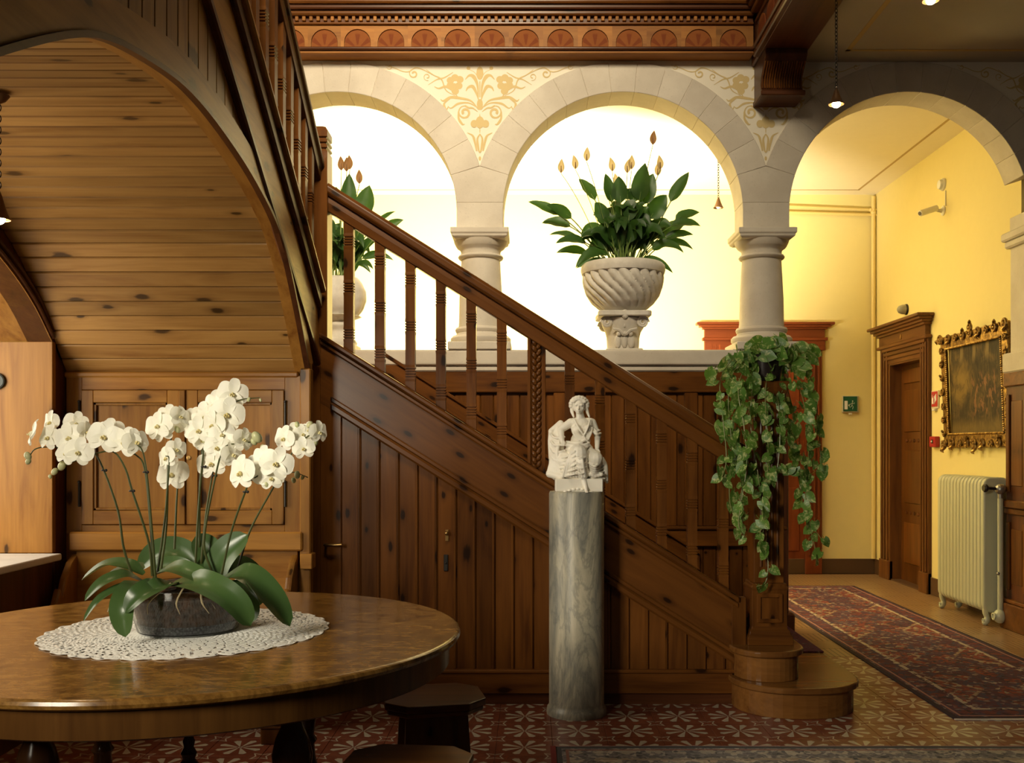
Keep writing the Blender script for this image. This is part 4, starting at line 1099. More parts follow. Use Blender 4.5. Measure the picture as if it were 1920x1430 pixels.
# ============================================================ STOOLS
def stool(cx, cy, rot, label):
    t = thing('stool', (cx, cy, 0), label, 'stool', 'carved wooden stools by the table')
    Rm = Matrix.Rotation(rot, 3, 'Z')
    def tr(mb):
        mb.v = [Rm @ p+Vector((cx, cy, 0)) for p in mb.v]; return mb
    hx, hy, c = .19, .17, .075
    oc = [(-hx, -hy+c), (-hx+c, -hy), (hx-c, -hy), (hx, -hy+c), (hx, hy-c), (hx-c, hy), (-hx+c, hy), (-hx, hy-c)]
    tr(MB().prism(oc, 2, .425, .452)).build('seat', W_stair[0], t, bevel=.006, seg=2)
    tr(MB().prism([(a*.95, b*.95) for a, b in oc], 2, .405, .425)).build('seat_moulding', W_stair[0], t, bevel=.005)
    # board legs, splayed, with a heart cut out
    def heart(n=20, s=.0026):
        pts = []
        for i in range(n):
            a = 2*PI*i/n; pts.append((s*16*math.sin(a)**3, s*(13*math.cos(a)-5*math.cos(2*a)-2*math.cos(3*a)-math.cos(4*a))))
        return pts
    for sg in (-1, 1):
        out = [(-.115, .41), (.115, .41), (.125, .2), (.15, 0), (.09, 0), (.05, .05), (-.05, .05), (-.09, 0), (-.15, 0), (-.125, .2)]
        hp = [(x, z+.26) for x, z in heart()]
        bm = bmesh.new()
        ov = [bm.verts.new((x, 0, z)) for x, z in out]; hv = [bm.verts.new((x, 0, z)) for x, z in hp]
        es = [bm.edges.new((ov[i], ov[(i+1) % len(ov)])) for i in range(len(ov))]+[bm.edges.new((hv[i], hv[(i+1) % len(hv)])) for i in range(len(hv))]
        bmesh.ops.triangle_fill(bm, use_beauty=True, use_dissolve=False, edges=es)
        ex = bmesh.ops.extrude_face_region(bm, geom=bm.faces[:])
        bmesh.ops.translate(bm, vec=(0, .022, 0), verts=[g for g in ex['geom'] if isinstance(g, bmesh.types.BMVert)])
        bmesh.ops.recalc_face_normals(bm, faces=bm.faces)
        me = bpy.data.meshes.new('leg_board')
        for v in bm.verts:
            q = Vector((v.co.x, v.co.y+sg*(.115+(.41-v.co.z)*.14)-.011, v.co.z)); v.co = Rm @ q
        bm.to_mesh(me); bm.free(); me.materials.append(W_stair[2])
        inst('leg_board', me, (cx, cy, 0), t)
    tr(MB().box(-.02, .02, -.15, .15, .12, .16)).build('stretcher', W_stair[1], t, bevel=.004)
p = atZ(812, 1302, .45); stool(p.x, p.y, .22, 'dark wooden stool with a heart cut-out, tucked beside the round table')
p = atZ(762, 1428, .45); stool(p.x+.0, p.y+.0, -.1, 'dark wooden stool at the bottom edge, its top just in view')
# low foot of a chair seen under the table
q = atZ(508, 1396, 0)
ch = thing('block_foot', (q.x, q.y, 0), 'small grooved wooden block foot seen under the table', 'block_foot')
MB().box(q.x-.05, q.x+.05, q.y-.0, q.y+.1, 0, .075).build('body', W_stair[2], ch, bevel=.004)
for zz in (.082, .096): MB().box(q.x-.054, q.x+.054, q.y-.004, q.y+.104, zz-.007, zz+.005).build('ridge', W_stair[0], ch, bevel=.003)

# ============================================================ RUGS
def rug_mat(name, fx, fy, cols, border, sx_, sy_, cell=42):
    m = M(name, .95); x, y, z = m.xyz(m.coord('Object'))
    d = (sx_/2-x.abs()).min(sy_/2-y.abs()); v = m.coord('Object')
    def cells(sc):
        vo = m.voro(v, sc); q = m.n('SeparateColor'); m.l(vo.outputs['Color'], q.inputs[0]); return E(m.nt, q.outputs[0]), E(m.nt, q.outputs[1])
    r1, r2 = cells(cell); r3, r4 = cells(cell*.28); n2 = m.noise(v, 5, 3); n = m.noise(v, 150, 2)
    dia = ((x/fx).mod(1)-.5).abs()+((y/fy+.5).mod(1)-.5).abs()
    med = (dia-.33).step(-.03, .03)                                   # inside / outside the medallions
    base = m.ramp(r1*.62+r3*.3+n*.08, cols)
    alt = m.ramp(r2*.6+r4*.3+n2*.1, border)
    base = m.mix(med*r4.gt(.25), base, alt)
    base = m.mix((dia-.33).abs().step(.012, .03, .7, 0)*r1.gt(.35), base, cols[-1][1])
    base = m.mix((dia-.12).abs().step(.01, .025, .6, 0)*r2.gt(.3), base, cols[-1][1])
    bord = m.ramp(r2*.5+r3*.4+n*.1, border)
    zig = ((x*26+y*26).sin()*(x*26-y*26).sin()).gt(.25); bord = m.mix(zig*r1.gt(.3)*.7, bord, cols[1][1])
    c = m.mix(d.lt(.19), base, bord)
    c = m.mix((d-.19).abs().lt(.014)*r2.gt(.25), c, (.42, .33, .24)); c = m.mix((d-.055).abs().lt(.007), c, (.36, .16, .12)); c = m.mix(d.lt(.03), c, border[0][1])
    m.color(c); m.bump(n, .4, .004); return m.m
RX0, RX1, RY0, RY1 = 2.172, 3.245, 5.06, 9.9
RUG1 = rug_mat('red_persian_runner_wool', .66, .9, [(.12, (.02, .013, .022)), (.35, (.17, .024, .018)), (.52, (.25, .045, .024)), (.66, (.05, .03, .055)), (.85, (.36, .27, .17))], [(.15, (.03, .010, .018)), (.4, (.10, .016, .03)), (.55, (.035, .035, .07)), (.7, (.09, .02, .035)), (.9, (.32, .25, .2))], RX1-RX0, RY1-RY0)
def rug(name, x0, x1, y0, y1, mat, label):
    bmx = MB(); nx, ny = 14, 40
    vs = [(x0+(x1-x0)*i/nx, y0+(y1-y0)*j/ny, .006+.0012*math.sin(i*1.3+j*.9)) for j in range(ny+1) for i in range(nx+1)]
    fs = [(j*(nx+1)+i, j*(nx+1)+i+1, (j+1)*(nx+1)+i+1, (j+1)*(nx+1)+i) for j in range(ny) for i in range(nx)]
    bmx.add(vs, fs); o = bmx.build(name, mat, None, smooth=True, origin=((x0+x1)/2, (y0+y1)/2, 0))
    md = o.modifiers.new('thick', 'SOLIDIFY'); md.thickness = .006; md.offset = -1
    return tag(o, label, 'rug')
r1 = rug('runner_rug', RX0, RX1, RY0, RY1, RUG1, 'long dark red patterned runner rug leading into the corridor')
FRG = plain('rug_fringe', (.7, .62, .52), .95, 80, .2)
MB().box(RX0, RX1, RY0-.014, RY0+.002, .001, .006).build('fringe', FRG, r1)
GX0 = (1040-CX)/F*4.6; GY1 = 2590/(1401-CY)
RUG2 = rug_mat('pale_floral_rug_wool', .3, .3, [(.1, (.15, .135, .12)), (.3, (.58, .5, .38)), (.5, (.66, .58, .45)), (.7, (.58, .42, .31)), (.9, (.72, .66, .54))], [(.15, (.10, .095, .095)), (.4, (.3, .28, .26)), (.55, (.17, .15, .16)), (.8, (.58, .53, .45))], 3.2, 2.1, 55)
r2 = rug('floral_rug', GX0, GX0+3.2, GY1-2.1, GY1, RUG2, 'pale beige floral rug with grey border at the bottom right')
MB().box(GX0-.02, GX0+.004, GY1-2.1, GY1, .001, .0085).build('binding', plain('red_binding', (.25, .04, .03), .9), r2)
fz_ = MB()
for i in range(100):
    x = GX0+i*.032; fz_.box(x, x+.03, GY1-.002, GY1+.010+.008*random.random(), .001, .005)
fz_.build('fringe', plain('pink_fringe', (.45, .25, .22), .95), r2)
# ============================================================ PLANTS
def leafmat(name, c1, c2, trans=.35, rough=.35, light=None, lscale=18):
    m = M(name, rough); n = m.noise(m.coord('Object', (1, 1, 1), 6), lscale, 3); oi = m.n('ObjectInfo')
    c = m.mix(n*.6+E(m.nt, oi.outputs['Random'])*.4, c1, c2)
    if light: c = m.mix(m.noise(m.coord('Object', (1, 1, 1), 17), lscale*1.6, 4, .7, 1.5).step(.5, .62)*.8, c, light)
    m.color(c)
    t = m.n('BsdfTranslucent'); m.l(c, t.inputs[0]); x = m.n('MixShader'); x.inputs[0].default_value = trans
    out = m.nt.nodes['Material Output']; m.l(m.b.outputs[0], x.inputs[1]); m.l(t.outputs[0], x.inputs[2]); m.l(x.outputs[0], out.inputs[0])
    return m.m
def ribbon(mb, path, w, prof, fold=.2, hint=(0, -.4, 1), m=2, wav=0):
    n = len(path); hint = Vector(hint); cols = 2*m+1; base = len(mb.v); side = None
    for i, p in enumerate(path):
        t = i/(n-1); d = path[min(i+1, n-1)]-path[max(i-1, 0)]; d.normalize()
        s0 = d.cross(hint)
        if s0.length < .05: s0 = side or Vector((1, 0, 0))
        s0.normalize()
        if side is not None and s0.dot(side) < 0: s0 = -s0
        side = s0; nn = side.cross(d); hw_ = w*.5*max(.001, prof(t))
        for c in range(-m, m+1):
            q = c/m; mb.v.append(p+side*(hw_*q)+nn*(fold*hw_*abs(q)+wav*hw_*math.sin(t*14+q*2)*abs(q)))
    for i in range(n-1):
        for c in range(cols-1): a = base+i*cols+c; mb.f.append((a, a+1, a+cols+1, a+cols))
lance = lambda t: math.sin(PI*min(1, t**.72))**.8 if 0 < t < 1 else 0
strap = lambda t: min(1, (t/.35+.35))*max(0, 1-t**5)**.6 if t < 1 else 0
def qpath(a, c, b, n, t0=0):
    return [a*(1-t)**2+c*2*t*(1-t)+b*t*t for t in [t0+(1-t0)*i/n for i in range(n+1)]]

# ---- peace lilies in urns on the ledge
LILY = leafmat('peace_lily_leaf', (.018, .055, .010), (.05, .12, .018), .35, .42)
LSTEM = leafmat('peace_lily_stem', (.12, .2, .04), (.2, .28, .07), .2)
SPATHE = leafmat('peace_lily_spathe', (.62, .55, .34), (.5, .38, .2), .4)
SPBROWN = leafmat('peace_lily_spathe_faded', (.3, .17, .08), (.2, .1, .045), .3)
YP = YA+.15
def lily(cxp, rimy, tips, spathes, nrand, rx, ry, label, seed, urn_r):
    rnd = random.Random(seed); cx = (cxp-CX)/F*YP; zr = H+(CY-rimy)/F*YP
    t = thing('peace_lily', (cx, YP, zr-.04), label, 'plant', 'peace lilies on the ledge')
    MB().lathe([(urn_r*.2, zr-.1), (urn_r*.86, zr-.06), (urn_r*.6, zr-.035), (.001, zr-.03)], (cx, YP, 0), 24).build('soil', plain('potting_soil', (.03, .02, .012), .95, 40, .4), t)
    def one(tip, wide, rise, side=None):
        wide *= 1.2
        b = Vector((cx+rnd.uniform(-.05, .05)+(tip.x-cx)*.12, YP+rnd.uniform(-.06, .06), zr-.03))
        c = b.lerp(tip, .5)+Vector((0, 0, rise*1.6+.03)); path = qpath(b, c, tip, 22); k = max(3, min(14, int(22*(1-.25/max(.1, (tip-b).length)))))
        mb = MB(); ribbon(mb, path[k:], wide, lance, .28, side or (rnd.uniform(-.5, .5), -1, rnd.uniform(0, .9)), wav=.07)
        o = mb.build('leaf', LILY, t, smooth=1.5)
        MB().tube(path[:k+3], [.0045]*(k+1)+[.003, .002], 5).build('leaf_stalk', LSTEM, o, smooth=True)
    for x, y, w, rise in tips: one(at(x, y, YP+rnd.uniform(-.14, .12)), w, rise)
    for i in range(nrand):
        a = rnd.uniform(0, 2*PI); q = rnd.random()**.5
        tip = Vector((cx+rx*q*math.cos(a), YP+.22*q*math.sin(a), zr+ry*(.38+.62*rnd.random())*(1.1-.6*q)))
        one(tip, rnd.uniform(.07, .105), rnd.uniform(.10, .26))
    for x, y, brown in spathes:
        p = at(x, y, YP+rnd.uniform(-.1, .1)); b = Vector((cx+(p.x-cx)*.25, YP, zr)); c = b.lerp(p, .5)+Vector((0, 0, .12))
        o = MB().tube(qpath(b, c, p, 12), .0028, 5).build('flower_stalk', LSTEM, t, smooth=True)
        mb = MB(); tip = p+Vector((rnd.uniform(-.02, .02), -.01, .11))
        ribbon(mb, qpath(p, p+Vector((0, .02, .06)), tip, 9), .052, lance, .7, (0, -1, .2)); mb.build('spathe', SPBROWN if brown else SPATHE, o, smooth=1.5)
        MB().tube([p+Vector((0, -.004, .01)), p+Vector((0, -.008, .055))], [.005, .003], 6).build('spadix', SPBROWN, o, smooth=True)
tips2 = [(990, 378, .075, .10), (1025, 385, .07, .12), (1016, 418, .085, .14), (1042, 456, .075, .12), (1043, 474, .06, .08), (1079, 502, .085, .14), (1080, 503, .05, .06), (1292, 322, .085, .03), (1312, 398, .075, .12), (1314, 424, .085, .16), (1300, 468, .07, .14), (1282, 474, .08, .14), (1262, 512, .06, .10), (1210, 305, .13, .0), (1225, 325, .12, .02), (1135, 325, .08, .04), (1085, 335, .09, .10), (1160, 330, .10, .05), (1250, 365, .12, .04), (1165, 395, .10, .16), (1190, 450, .10, .2), (1115, 380, .09, .1), (1285, 418, .11, .06), (1215, 480, .07, .2), (1300, 440, .07, .1), (1030, 440, .06, .1)]
lily(1168, 500, tips2, [(1052, 325, 0), (1079, 318, 0), (1100, 303, 0), (1148, 322, 0), (1176, 325, 0), (1184, 318, 0), (1224, 272, 1), (1233, 330, 0), (1238, 318, 0), (1142, 375, 0), (1156, 352, 0)], 64, .38, .62, 'large flowering peace lily in the swirled stone urn', 3, .30)
tips1 = [(655, 325, .10, .0), (693, 347, .12, .02), (757, 412, .06, .10), (742, 396, .05, .1), (738, 488, .05, .12), (695, 512, .06, .12), (712, 452, .06, .12), (700, 505, .05, .1), (575, 400, .1, .1), (560, 450, .08, .14), (630, 350, .1, .03), (672, 420, .08, .1), (640, 470, .07, .15)]
lily(636, 522, tips1, [(650, 322, 1), (656, 318, 1), (674, 345, 1), (640, 320, 1)], 34, .25, .5, 'peace lily behind the stair post at the left arch', 8, .19)

def urn(cxp, prof_px, label, lobes, twist, depth, name='stone_urn', z_off=0):
    cx = (cxp-CX)/F*YP; k = YP/F
    return cx, [(h*k, H+(CY-y)*k) for h, y in prof_px]
# swirled urn
cx, pf = urn(1168, [(18, 587), (34, 585.5), (46, 580), (58, 570), (68, 556), (74, 540), (76.5, 524), (76, 514)], '', 0, 0, 0)
u2 = thing('stone_urn', (cx, YP, pf[0][1]), 'pale stone urn carved with swirling flutes on the ledge', 'urn', 'stone urns on the ledge')
fine = []
for i in range(41):
    t_ = i/40*(len(pf)-1); a_ = min(int(t_), len(pf)-2); q = t_-a_; fine.append((pf[a_][0]*(1-q)+pf[a_+1][0]*q, pf[a_][1]*(1-q)+pf[a_+1][1]*q))
zb_, zt_ = pf[0][1], pf[-1][1]
def swirl(a, z):
    t_ = (z-zb_)/(zt_-zb_); ph = a*22-8.5*math.cos(t_*PI*.95)*1.0
    s_ = abs(math.sin(ph/2)); return 1-.11*(1-s_**.5)*min(1, t_*3+.2)
MB().lathe(fine, (cx, YP, 0), 264, fr=swirl, cap=False).build('bowl', MARB, u2, smooth=1.2)
k_ = YP/F
MB().lathe([(70*k_, H+(CY-517)*k_), (77*k_, H+(CY-515)*k_), (79*k_, H+(CY-508)*k_), (78*k_, H+(CY-500)*k_), (74*k_, H+(CY-496)*k_), (68*k_, H+(CY-497)*k_), (66*k_, H+(CY-506)*k_), (64*k_, H+(CY-520)*k_)], (cx, YP, 0), 64, cap=False).build('rim', MARB, u2, smooth=True)
# its capital-shaped pedestal
zl = 2.115; zq = pf[0][1]; hh = zq-zl
cpd = thing('capital_pedestal', (cx, YP, zl), 'stone capital with scroll volutes under the swirled urn', 'pedestal')
MB().sqlathe([(.135, zl), (.14, zl+.012), (.128, zl+.02)], cx, YP).build('foot', MARB, cpd, bevel=.003)
MB().lathe([(.12, zl+.02), (.122, zl+.06), (.125, zl+.11), (.135, zl+.15), (.155, zl+.19), (.17, zl+hh-.05)], (cx, YP, 0), 32).build('bell', MARB, cpd, smooth=True)
ab = MB(); ap = []
for i in range(4):
    c0 = PI/4+i*PI/2; ap += [(cx+.262*math.cos(c0-.07), YP+.262*math.sin(c0-.07)), (cx+.262*math.cos(c0+.07), YP+.262*math.sin(c0+.07))]
    for f_ in (.25, .5, .75):
        aa = c0+.07+(PI/2-.14)*f_; rr_ = .262-.075*math.sin(PI*f_)-.0; ap.append((cx+rr_*math.cos(aa), YP+rr_*math.sin(aa)))
ab.prism(ap, 2, zl+hh-.042, zl+hh-.002); ab.build('abacus', MARB, cpd, bevel=.006)
for sx2 in (-1, 1):
    for sy2 in (-1, 1):
        c0 = Vector((cx+sx2*.135, YP+sy2*.135, zl+hh-.085)); dr = Vector((sx2, 0, 0))
        pts = []
        for i in range(22):
            a = i/21*2.2*2*PI; r = .043*(1-i/26); pts.append(c0+Vector((sx2*r*math.cos(a)*1, sy2*.006*i/21-sy2*.0, r*math.sin(a))))
        MB().tube(pts, [.011]*21+[.014], 7).build('volute', MARB, cpd, smooth=True)
lf = MB()
for dx in (-.05, 0, .05): lf.ball((cx+dx, YP-.122, zl+.07), .026, .018, .05, 10, 8); lf.ball((cx+dx*.9, YP-.135, zl+.125), .018, .018, .02, 8, 6)
lf.ball((cx, YP-.17, zl+hh-.03), .028, .02, .036, 10, 8); lf.ball((cx, YP-.145, zl+hh-.09), .014, .014, .04, 8, 6)
for sx2 in (-1, 1): lf.tube([(cx+sx2*.01, YP-.14, zl+.12), (cx+sx2*.04, YP-.15, zl+.15), (cx+sx2*.09, YP-.15, zl+.165)], [.012, .012, .008], 6)
lf.build('acanthus', MARB, cpd, smooth=True)
# melon-lobed urn behind the landing post
cx, pf = urn(636, [(20, 602), (30, 598), (44, 580), (50, 562), (49, 545), (42, 530), (36, 522), (30, 521), (29, 530)], '', 0, 0, 0)
u1 = thing('stone_urn', (cx, YP, zl), 'round lobed stone urn partly hidden behind the landing post', 'urn', 'stone urns on the ledge')
fine = []
for i in range(31):
    t_ = i/30*(len(pf)-1); a_ = min(int(t_), len(pf)-2); q = t_-a_; fine.append((pf[a_][0]*(1-q)+pf[a_+1][0]*q, pf[a_][1]*(1-q)+pf[a_+1][1]*q))
MB().lathe(fine, (cx, YP, 0), 120, fr=lambda a, z: .92+.10*abs(math.sin(a*4.5))**.6, cap=False).build('bowl', MARB, u1, smooth=1.2)
MB().lathe([(.13, zl+.05), (.135, zl+.07), (.12, zl+.095), (.085, zl+.11), (.075, zl+.15), (.08, zl+.175), (.1, zl+.19), (.1, zl+.215), (.085, zl+.225), (.09, zl+.24), (.16, zl+.27), (.1, zl+.29)], (cx, YP, 0), 60, fr=lambda a, z: 1+(.06*abs(math.sin(a*6)) if z > zl+.235 else 0)).build('foot', MARB, u1, smooth=1.0)
MB().sqlathe([(.14, zl), (.14, zl+.05)], cx, YP).build('plinth', MARB, u1, bevel=.004)

# ---- trailing pothos on the newel
POTH = leafmat('pothos_leaf', (.05, .15, .02), (.18, .34, .05), .28, .38, (.62, .64, .26), 1.1)
PVINE = leafmat('pothos_vine', (.2, .24, .07), (.3, .3, .1), .1)
po = thing('trailing_pothos', (NX, NY, 1.755), 'trailing variegated pothos spilling down over the newel post', 'plant')
MB().lathe([(.075, 1.757), (.08, 1.76), (.105, 1.90), (.112, 1.905), (.112, 1.925), (.1, 1.925), (.095, 1.90), (.001, 1.895)], (NX, NY, 0), 32).build('pot', plain('dark_glazed_pot', (.03, .02, .018), .25), po, smooth=True)
def heart_mesh(bend, name):
    mb = MB(); rows = 9
    for i in range(rows):
        t = i/(rows-1); hw_ = (.16+.40*math.sin(PI*min(1, t*1.0+.0)**.6)**.9)*(1-t**2.2)**.7 if t < 1 else .002
        hw_ = {0: .26, 1: .40, 2: .455, 3: .45, 4: .41, 5: .34, 6: .24, 7: .125, 8: .004}[i]
        zm = -1.0*t; nt = .2*(1-t)**3
        for c in (-2, -1, 0, 1, 2):
            q = c/2; z = zm+nt*abs(q)*1.0; y = -.22*hw_*abs(q)+bend*t*t-.02
            mb.v.append(Vector((hw_*q, -y*-1 if False else y*-1*0+(.18*abs(q)*hw_)*-1+bend*t*t, z)))
    for i in range(rows-1):
        for c in range(4): a = i*5+c; mb.f.append((a, a+1, a+6, a+5))
    mb.tube([(0, 0, 0), (0, .05, .25), (0, .12, .42)], .018, 4)
    return mb.mesh(name, POTH, smooth=1.2)
HM = [heart_mesh(b, 'leaf') for b in (.25, .05, -.15)]
rp = random.Random(21)
vines = [[(1400, 668), (1368, 680), (1350, 720), (1356, 790), (1362, 860), (1352, 900)],
 [(1410, 665), (1372, 690), (1366, 760), (1375, 840), (1392, 890), (1385, 960), (1380, 1000)],
 [(1420, 670), (1385, 720), (1395, 800), (1400, 870), (1390, 940), (1385, 985), (1400, 1010)],
 [(1430, 668), (1412, 720), (1408, 800), (1420, 880), (1428, 950), (1432, 1010), (1440, 1050), (1436, 1090), (1418, 1100)],
 [(1445, 668), (1435, 740), (1440, 830), (1438, 900), (1430, 960), (1425, 1010), (1432, 1040)],
 [(1450, 670), (1470, 720), (1478, 790), (1490, 850), (1498, 900), (1505, 930)],
 [(1460, 668), (1490, 700), (1510, 770), (1516, 850), (1510, 920), (1520, 990), (1530, 1040), (1522, 1050)],
 [(1470, 665), (1510, 690), (1528, 740), (1535, 810), (1540, 870), (1546, 900)],
 [(1455, 672), (1480, 740), (1490, 810), (1500, 880), (1508, 960), (1540, 1010)],
 [(1440, 675), (1460, 760), (1462, 830), (1455, 900)],
 [(1405, 670), (1340, 690), (1335, 715)], [(1465, 668), (1500, 668), (1518, 672)],
 [(1425, 668), (1392, 735), (1378, 830), (1368, 905), (1372, 955), (1396, 975)]]
nl = 0
def pleaf(p, sz, sway=1.0, out=0):
    global nl
    e = Euler((rp.uniform(-.75, .25)-out, rp.uniform(-1.0, 1.0)*sway, rp.uniform(-.9, .9)), 'XYZ')
    inst('leaf', rp.choice(HM), p, po, rot=e, scale=sz); nl += 1
for vi, V in enumerate(vines):
    Yv = 5.31+.05*math.sin(vi*2.3) if vi not in (5, 6, 7, 8) else 5.36+.09*(vi % 3)
    P3 = []
    for i, (x, y) in enumerate(V):
        Y = Yv if i > 0 else NY-.03; 
        if i == 0: P3.append(Vector(((x-CX)/F*Y, Y, 1.93)))
        else: P3.append(at(x, y, Yv-.02*min(i, 3)+rp.uniform(-.02, .02)))
    c = bez(P3, 12*(len(V)-1)); MB().tube(c, .0028, 5).build('vine', PVINE, po, smooth=True)
    L = 0; last = 0
    for a, b in zip(c, c[1:]):
        L += (b-a).length
        if L-last > rp.uniform(.036, .055):
            last = L; pleaf(b+Vector((rp.uniform(-.028, .028), rp.uniform(-.03, .01), rp.uniform(-.01, .03))), rp.uniform(.044, .074)*(1 if len(V) < 8 else .95))
for i in range(46):
    a = rp.uniform(0, 2*PI); r = .22*rp.random()**.6
    x, y = NX+.03+r*math.cos(a)*1.15, NY+.06*math.sin(a)-.06
    pleaf(Vector((x, y, 2.0-.55*r+rp.uniform(-.07, .03))), rp.uniform(.06, .092), 1.6, .35)
for i in range(60):
    x = rp.uniform(1348, 1530); y = rp.uniform(700, 900); pleaf(at(x, y, 5.30+rp.uniform(-.04, .05)), rp.uniform(.048, .075))

# ---- orchids in a glass bowl
ob = thing('potted_orchids', (TXc, TYc, TZ+.003), 'white orchids with arching stems in a round glass bowl', 'plant')
GL = M('clear_glass', .02, IOR=1.45); GL.b.inputs['Transmission Weight'].default_value = 1.0; GL.color((.95, .97, .96))
zb0 = TZ+.0045
MB().lathe([(.001, zb0), (.15, zb0), (.163, zb0+.006), (.176, zb0+.05), (.188, zb0+.1), (.194, zb0+.15), (.191, zb0+.152), (.184, zb0+.1), (.172, zb0+.05), (.158, zb0+.01), (.15, zb0+.006), (.001, zb0+.006)], (TXc, TYc, 0), 64).build('glass_bowl', GL.m, ob, smooth=True)
BARK = M('orchid_bark', .9); bv = BARK.voro(BARK.coord('Object'), 38); bn = BARK.noise(BARK.coord('Object'), 30, 4)
BARK.color(BARK.ramp(bn*.6+E(BARK.nt, bv.outputs['Distance'])*.4, [(.25, (.010, .004, .0015)), (.5, (.05, .018, .005)), (.75, (.12, .045, .014))])); BARK.bump(E(BARK.nt, bv.outputs['Distance'])+bn, .8, .02)
MB().lathe([(.001, zb0+.035), (.160, zb0+.035), (.166, zb0+.05), (.178, zb0+.1), (.183, zb0+.125), (.15, zb0+.15), (.08, zb0+.165), (.001, zb0+.17)], (TXc, TYc, 0), 48, fr=lambda a, z: 1+.008*math.sin(a*23+z*200)).build('bark', BARK.m, ob, smooth=True)
PEB = M('grey_gravel', .8); pv = PEB.voro(PEB.coord('Object'), 110); PEB.color(PEB.ramp(E(PEB.nt, pv.outputs['Distance']), [(.1, (.13, .13, .145)), (.5, (.06, .06, .07)), (.8, (.02, .02, .024))])); PEB.bump(E(PEB.nt, pv.outputs['Distance']), .8, .01)
MB().lathe([(.001, zb0+.008), (.154, zb0+.008), (.166, zb0+.035), (.001, zb0+.036)], (TXc, TYc, 0), 48).build('gravel', PEB.m, ob, smooth=True)
for i in range(9):
    a = rp.uniform(0, 2*PI); b0 = Vector((TXc+.1*math.cos(a), TYc-.08+.06*math.sin(a), zb0+.16))
    MB().tube(bez([b0, b0+Vector((.03, -.05, .02)), b0+Vector((.07*math.cos(a), -.1, -.03)), b0+Vector((.1*math.cos(a), -.09, -.07))], 10), [.003]*8+[.002, .0015, .001], 5).build('aerial_root', plain('root', (.35, .28, .16), .8) if i == 0 else bpy.data.materials['root'], ob, smooth=True)
OLEAF = leafmat('orchid_leaf', (.04, .085, .022), (.075, .14, .04), .15, .3, None, 8)
ok_ = .3357
def oc(x, y, Y): return at(x*ok_, 950+y*ok_, Y)
def oleaf(pts, w, hint, fold=.42):
    mb = MB(); ribbon(mb, bez([oc(x, y, Y) for x, y, Y in pts], 18), w*.86, strap, fold, hint); mb.build('leaf', OLEAF, ob, smooth=1.5)
oleaf([(800, 380, 3.40), (700, 335, 3.40), (590, 330, 3.42), (455, 410, 3.42)], .085, (0, -.3, 1))
oleaf([(800, 350, 3.42), (720, 345, 3.45), (600, 375, 3.47)], .07, (0, -.3, 1))
oleaf([(800, 420, 3.25), (700, 390, 3.2), (580, 430, 3.16), (472, 525, 3.14)], .075, (-.2, -.6, 1))
oleaf([(790, 450, 3.22), (690, 450, 3.17), (560, 520, 3.13), (465, 640, 3.12)], .05, (-.4, -.7, .8))
oleaf([(810, 430, 3.18), (740, 470, 3.10), (690, 570, 3.05), (700, 728, 3.05)], .10, (0, -1, .5))
oleaf([(980, 440, 3.2), (880, 450, 3.10), (780, 500, 3.05), (697, 590, 3.04)], .095, (0, -.8, .8))
oleaf([(980, 430, 3.18), (900, 440, 3.1), (790, 495, 3.07)], .075, (0, -.8, .8))
oleaf([(870, 380, 3.25), (980, 350, 3.17), (1090, 385, 3.13), (1200, 445, 3.12)], .085, (0, -.6, 1))
oleaf([(960, 440, 3.2), (1090, 425, 3.08), (1230, 480, 3.03), (1330, 560, 3.02), (1400, 665, 3.03)], .11, (0, -.7, .9))
oleaf([(1110, 330, 3.5), (1000, 250, 3.52), (880, 255, 3.54), (772, 345, 3.55)], .11, (0, -.9, .5))
oleaf([(1120, 400, 3.45), (1000, 330, 3.46), (900, 330, 3.48), (850, 360, 3.48)], .07, (0, -.8, .6))
oleaf([(1210, 410, 3.38), (1195, 320, 3.40), (1160, 240, 3.42), (1090, 165, 3.44)], .12, (.3, -1, .1))
oleaf([(1215, 420, 3.32), (1240, 320, 3.32), (1290, 240, 3.32), (1385, 155, 3.33)], .13, (-.5, -1, .1))
oleaf([(1240, 410, 3.25), (1370, 390, 3.2), (1500, 500, 3.17), (1620, 668, 3.16)], .12, (.3, -.6, 1))
oleaf([(1260, 370, 3.4), (1350, 350, 3.42), (1420, 430, 3.43), (1445, 555, 3.43)], .11, (.4, -.6, .8))
oleaf([(1250, 430, 3.22), (1330, 470, 3.14), (1390, 560, 3.11), (1400, 650, 3.10)], .08, (.3, -.8, .6))
OST = leafmat('orchid_stem', (.035, .045, .012), (.07, .075, .02), 0)
def oz_(x, y, Y): return at(x*ok_, 680+y*ok_, Y)
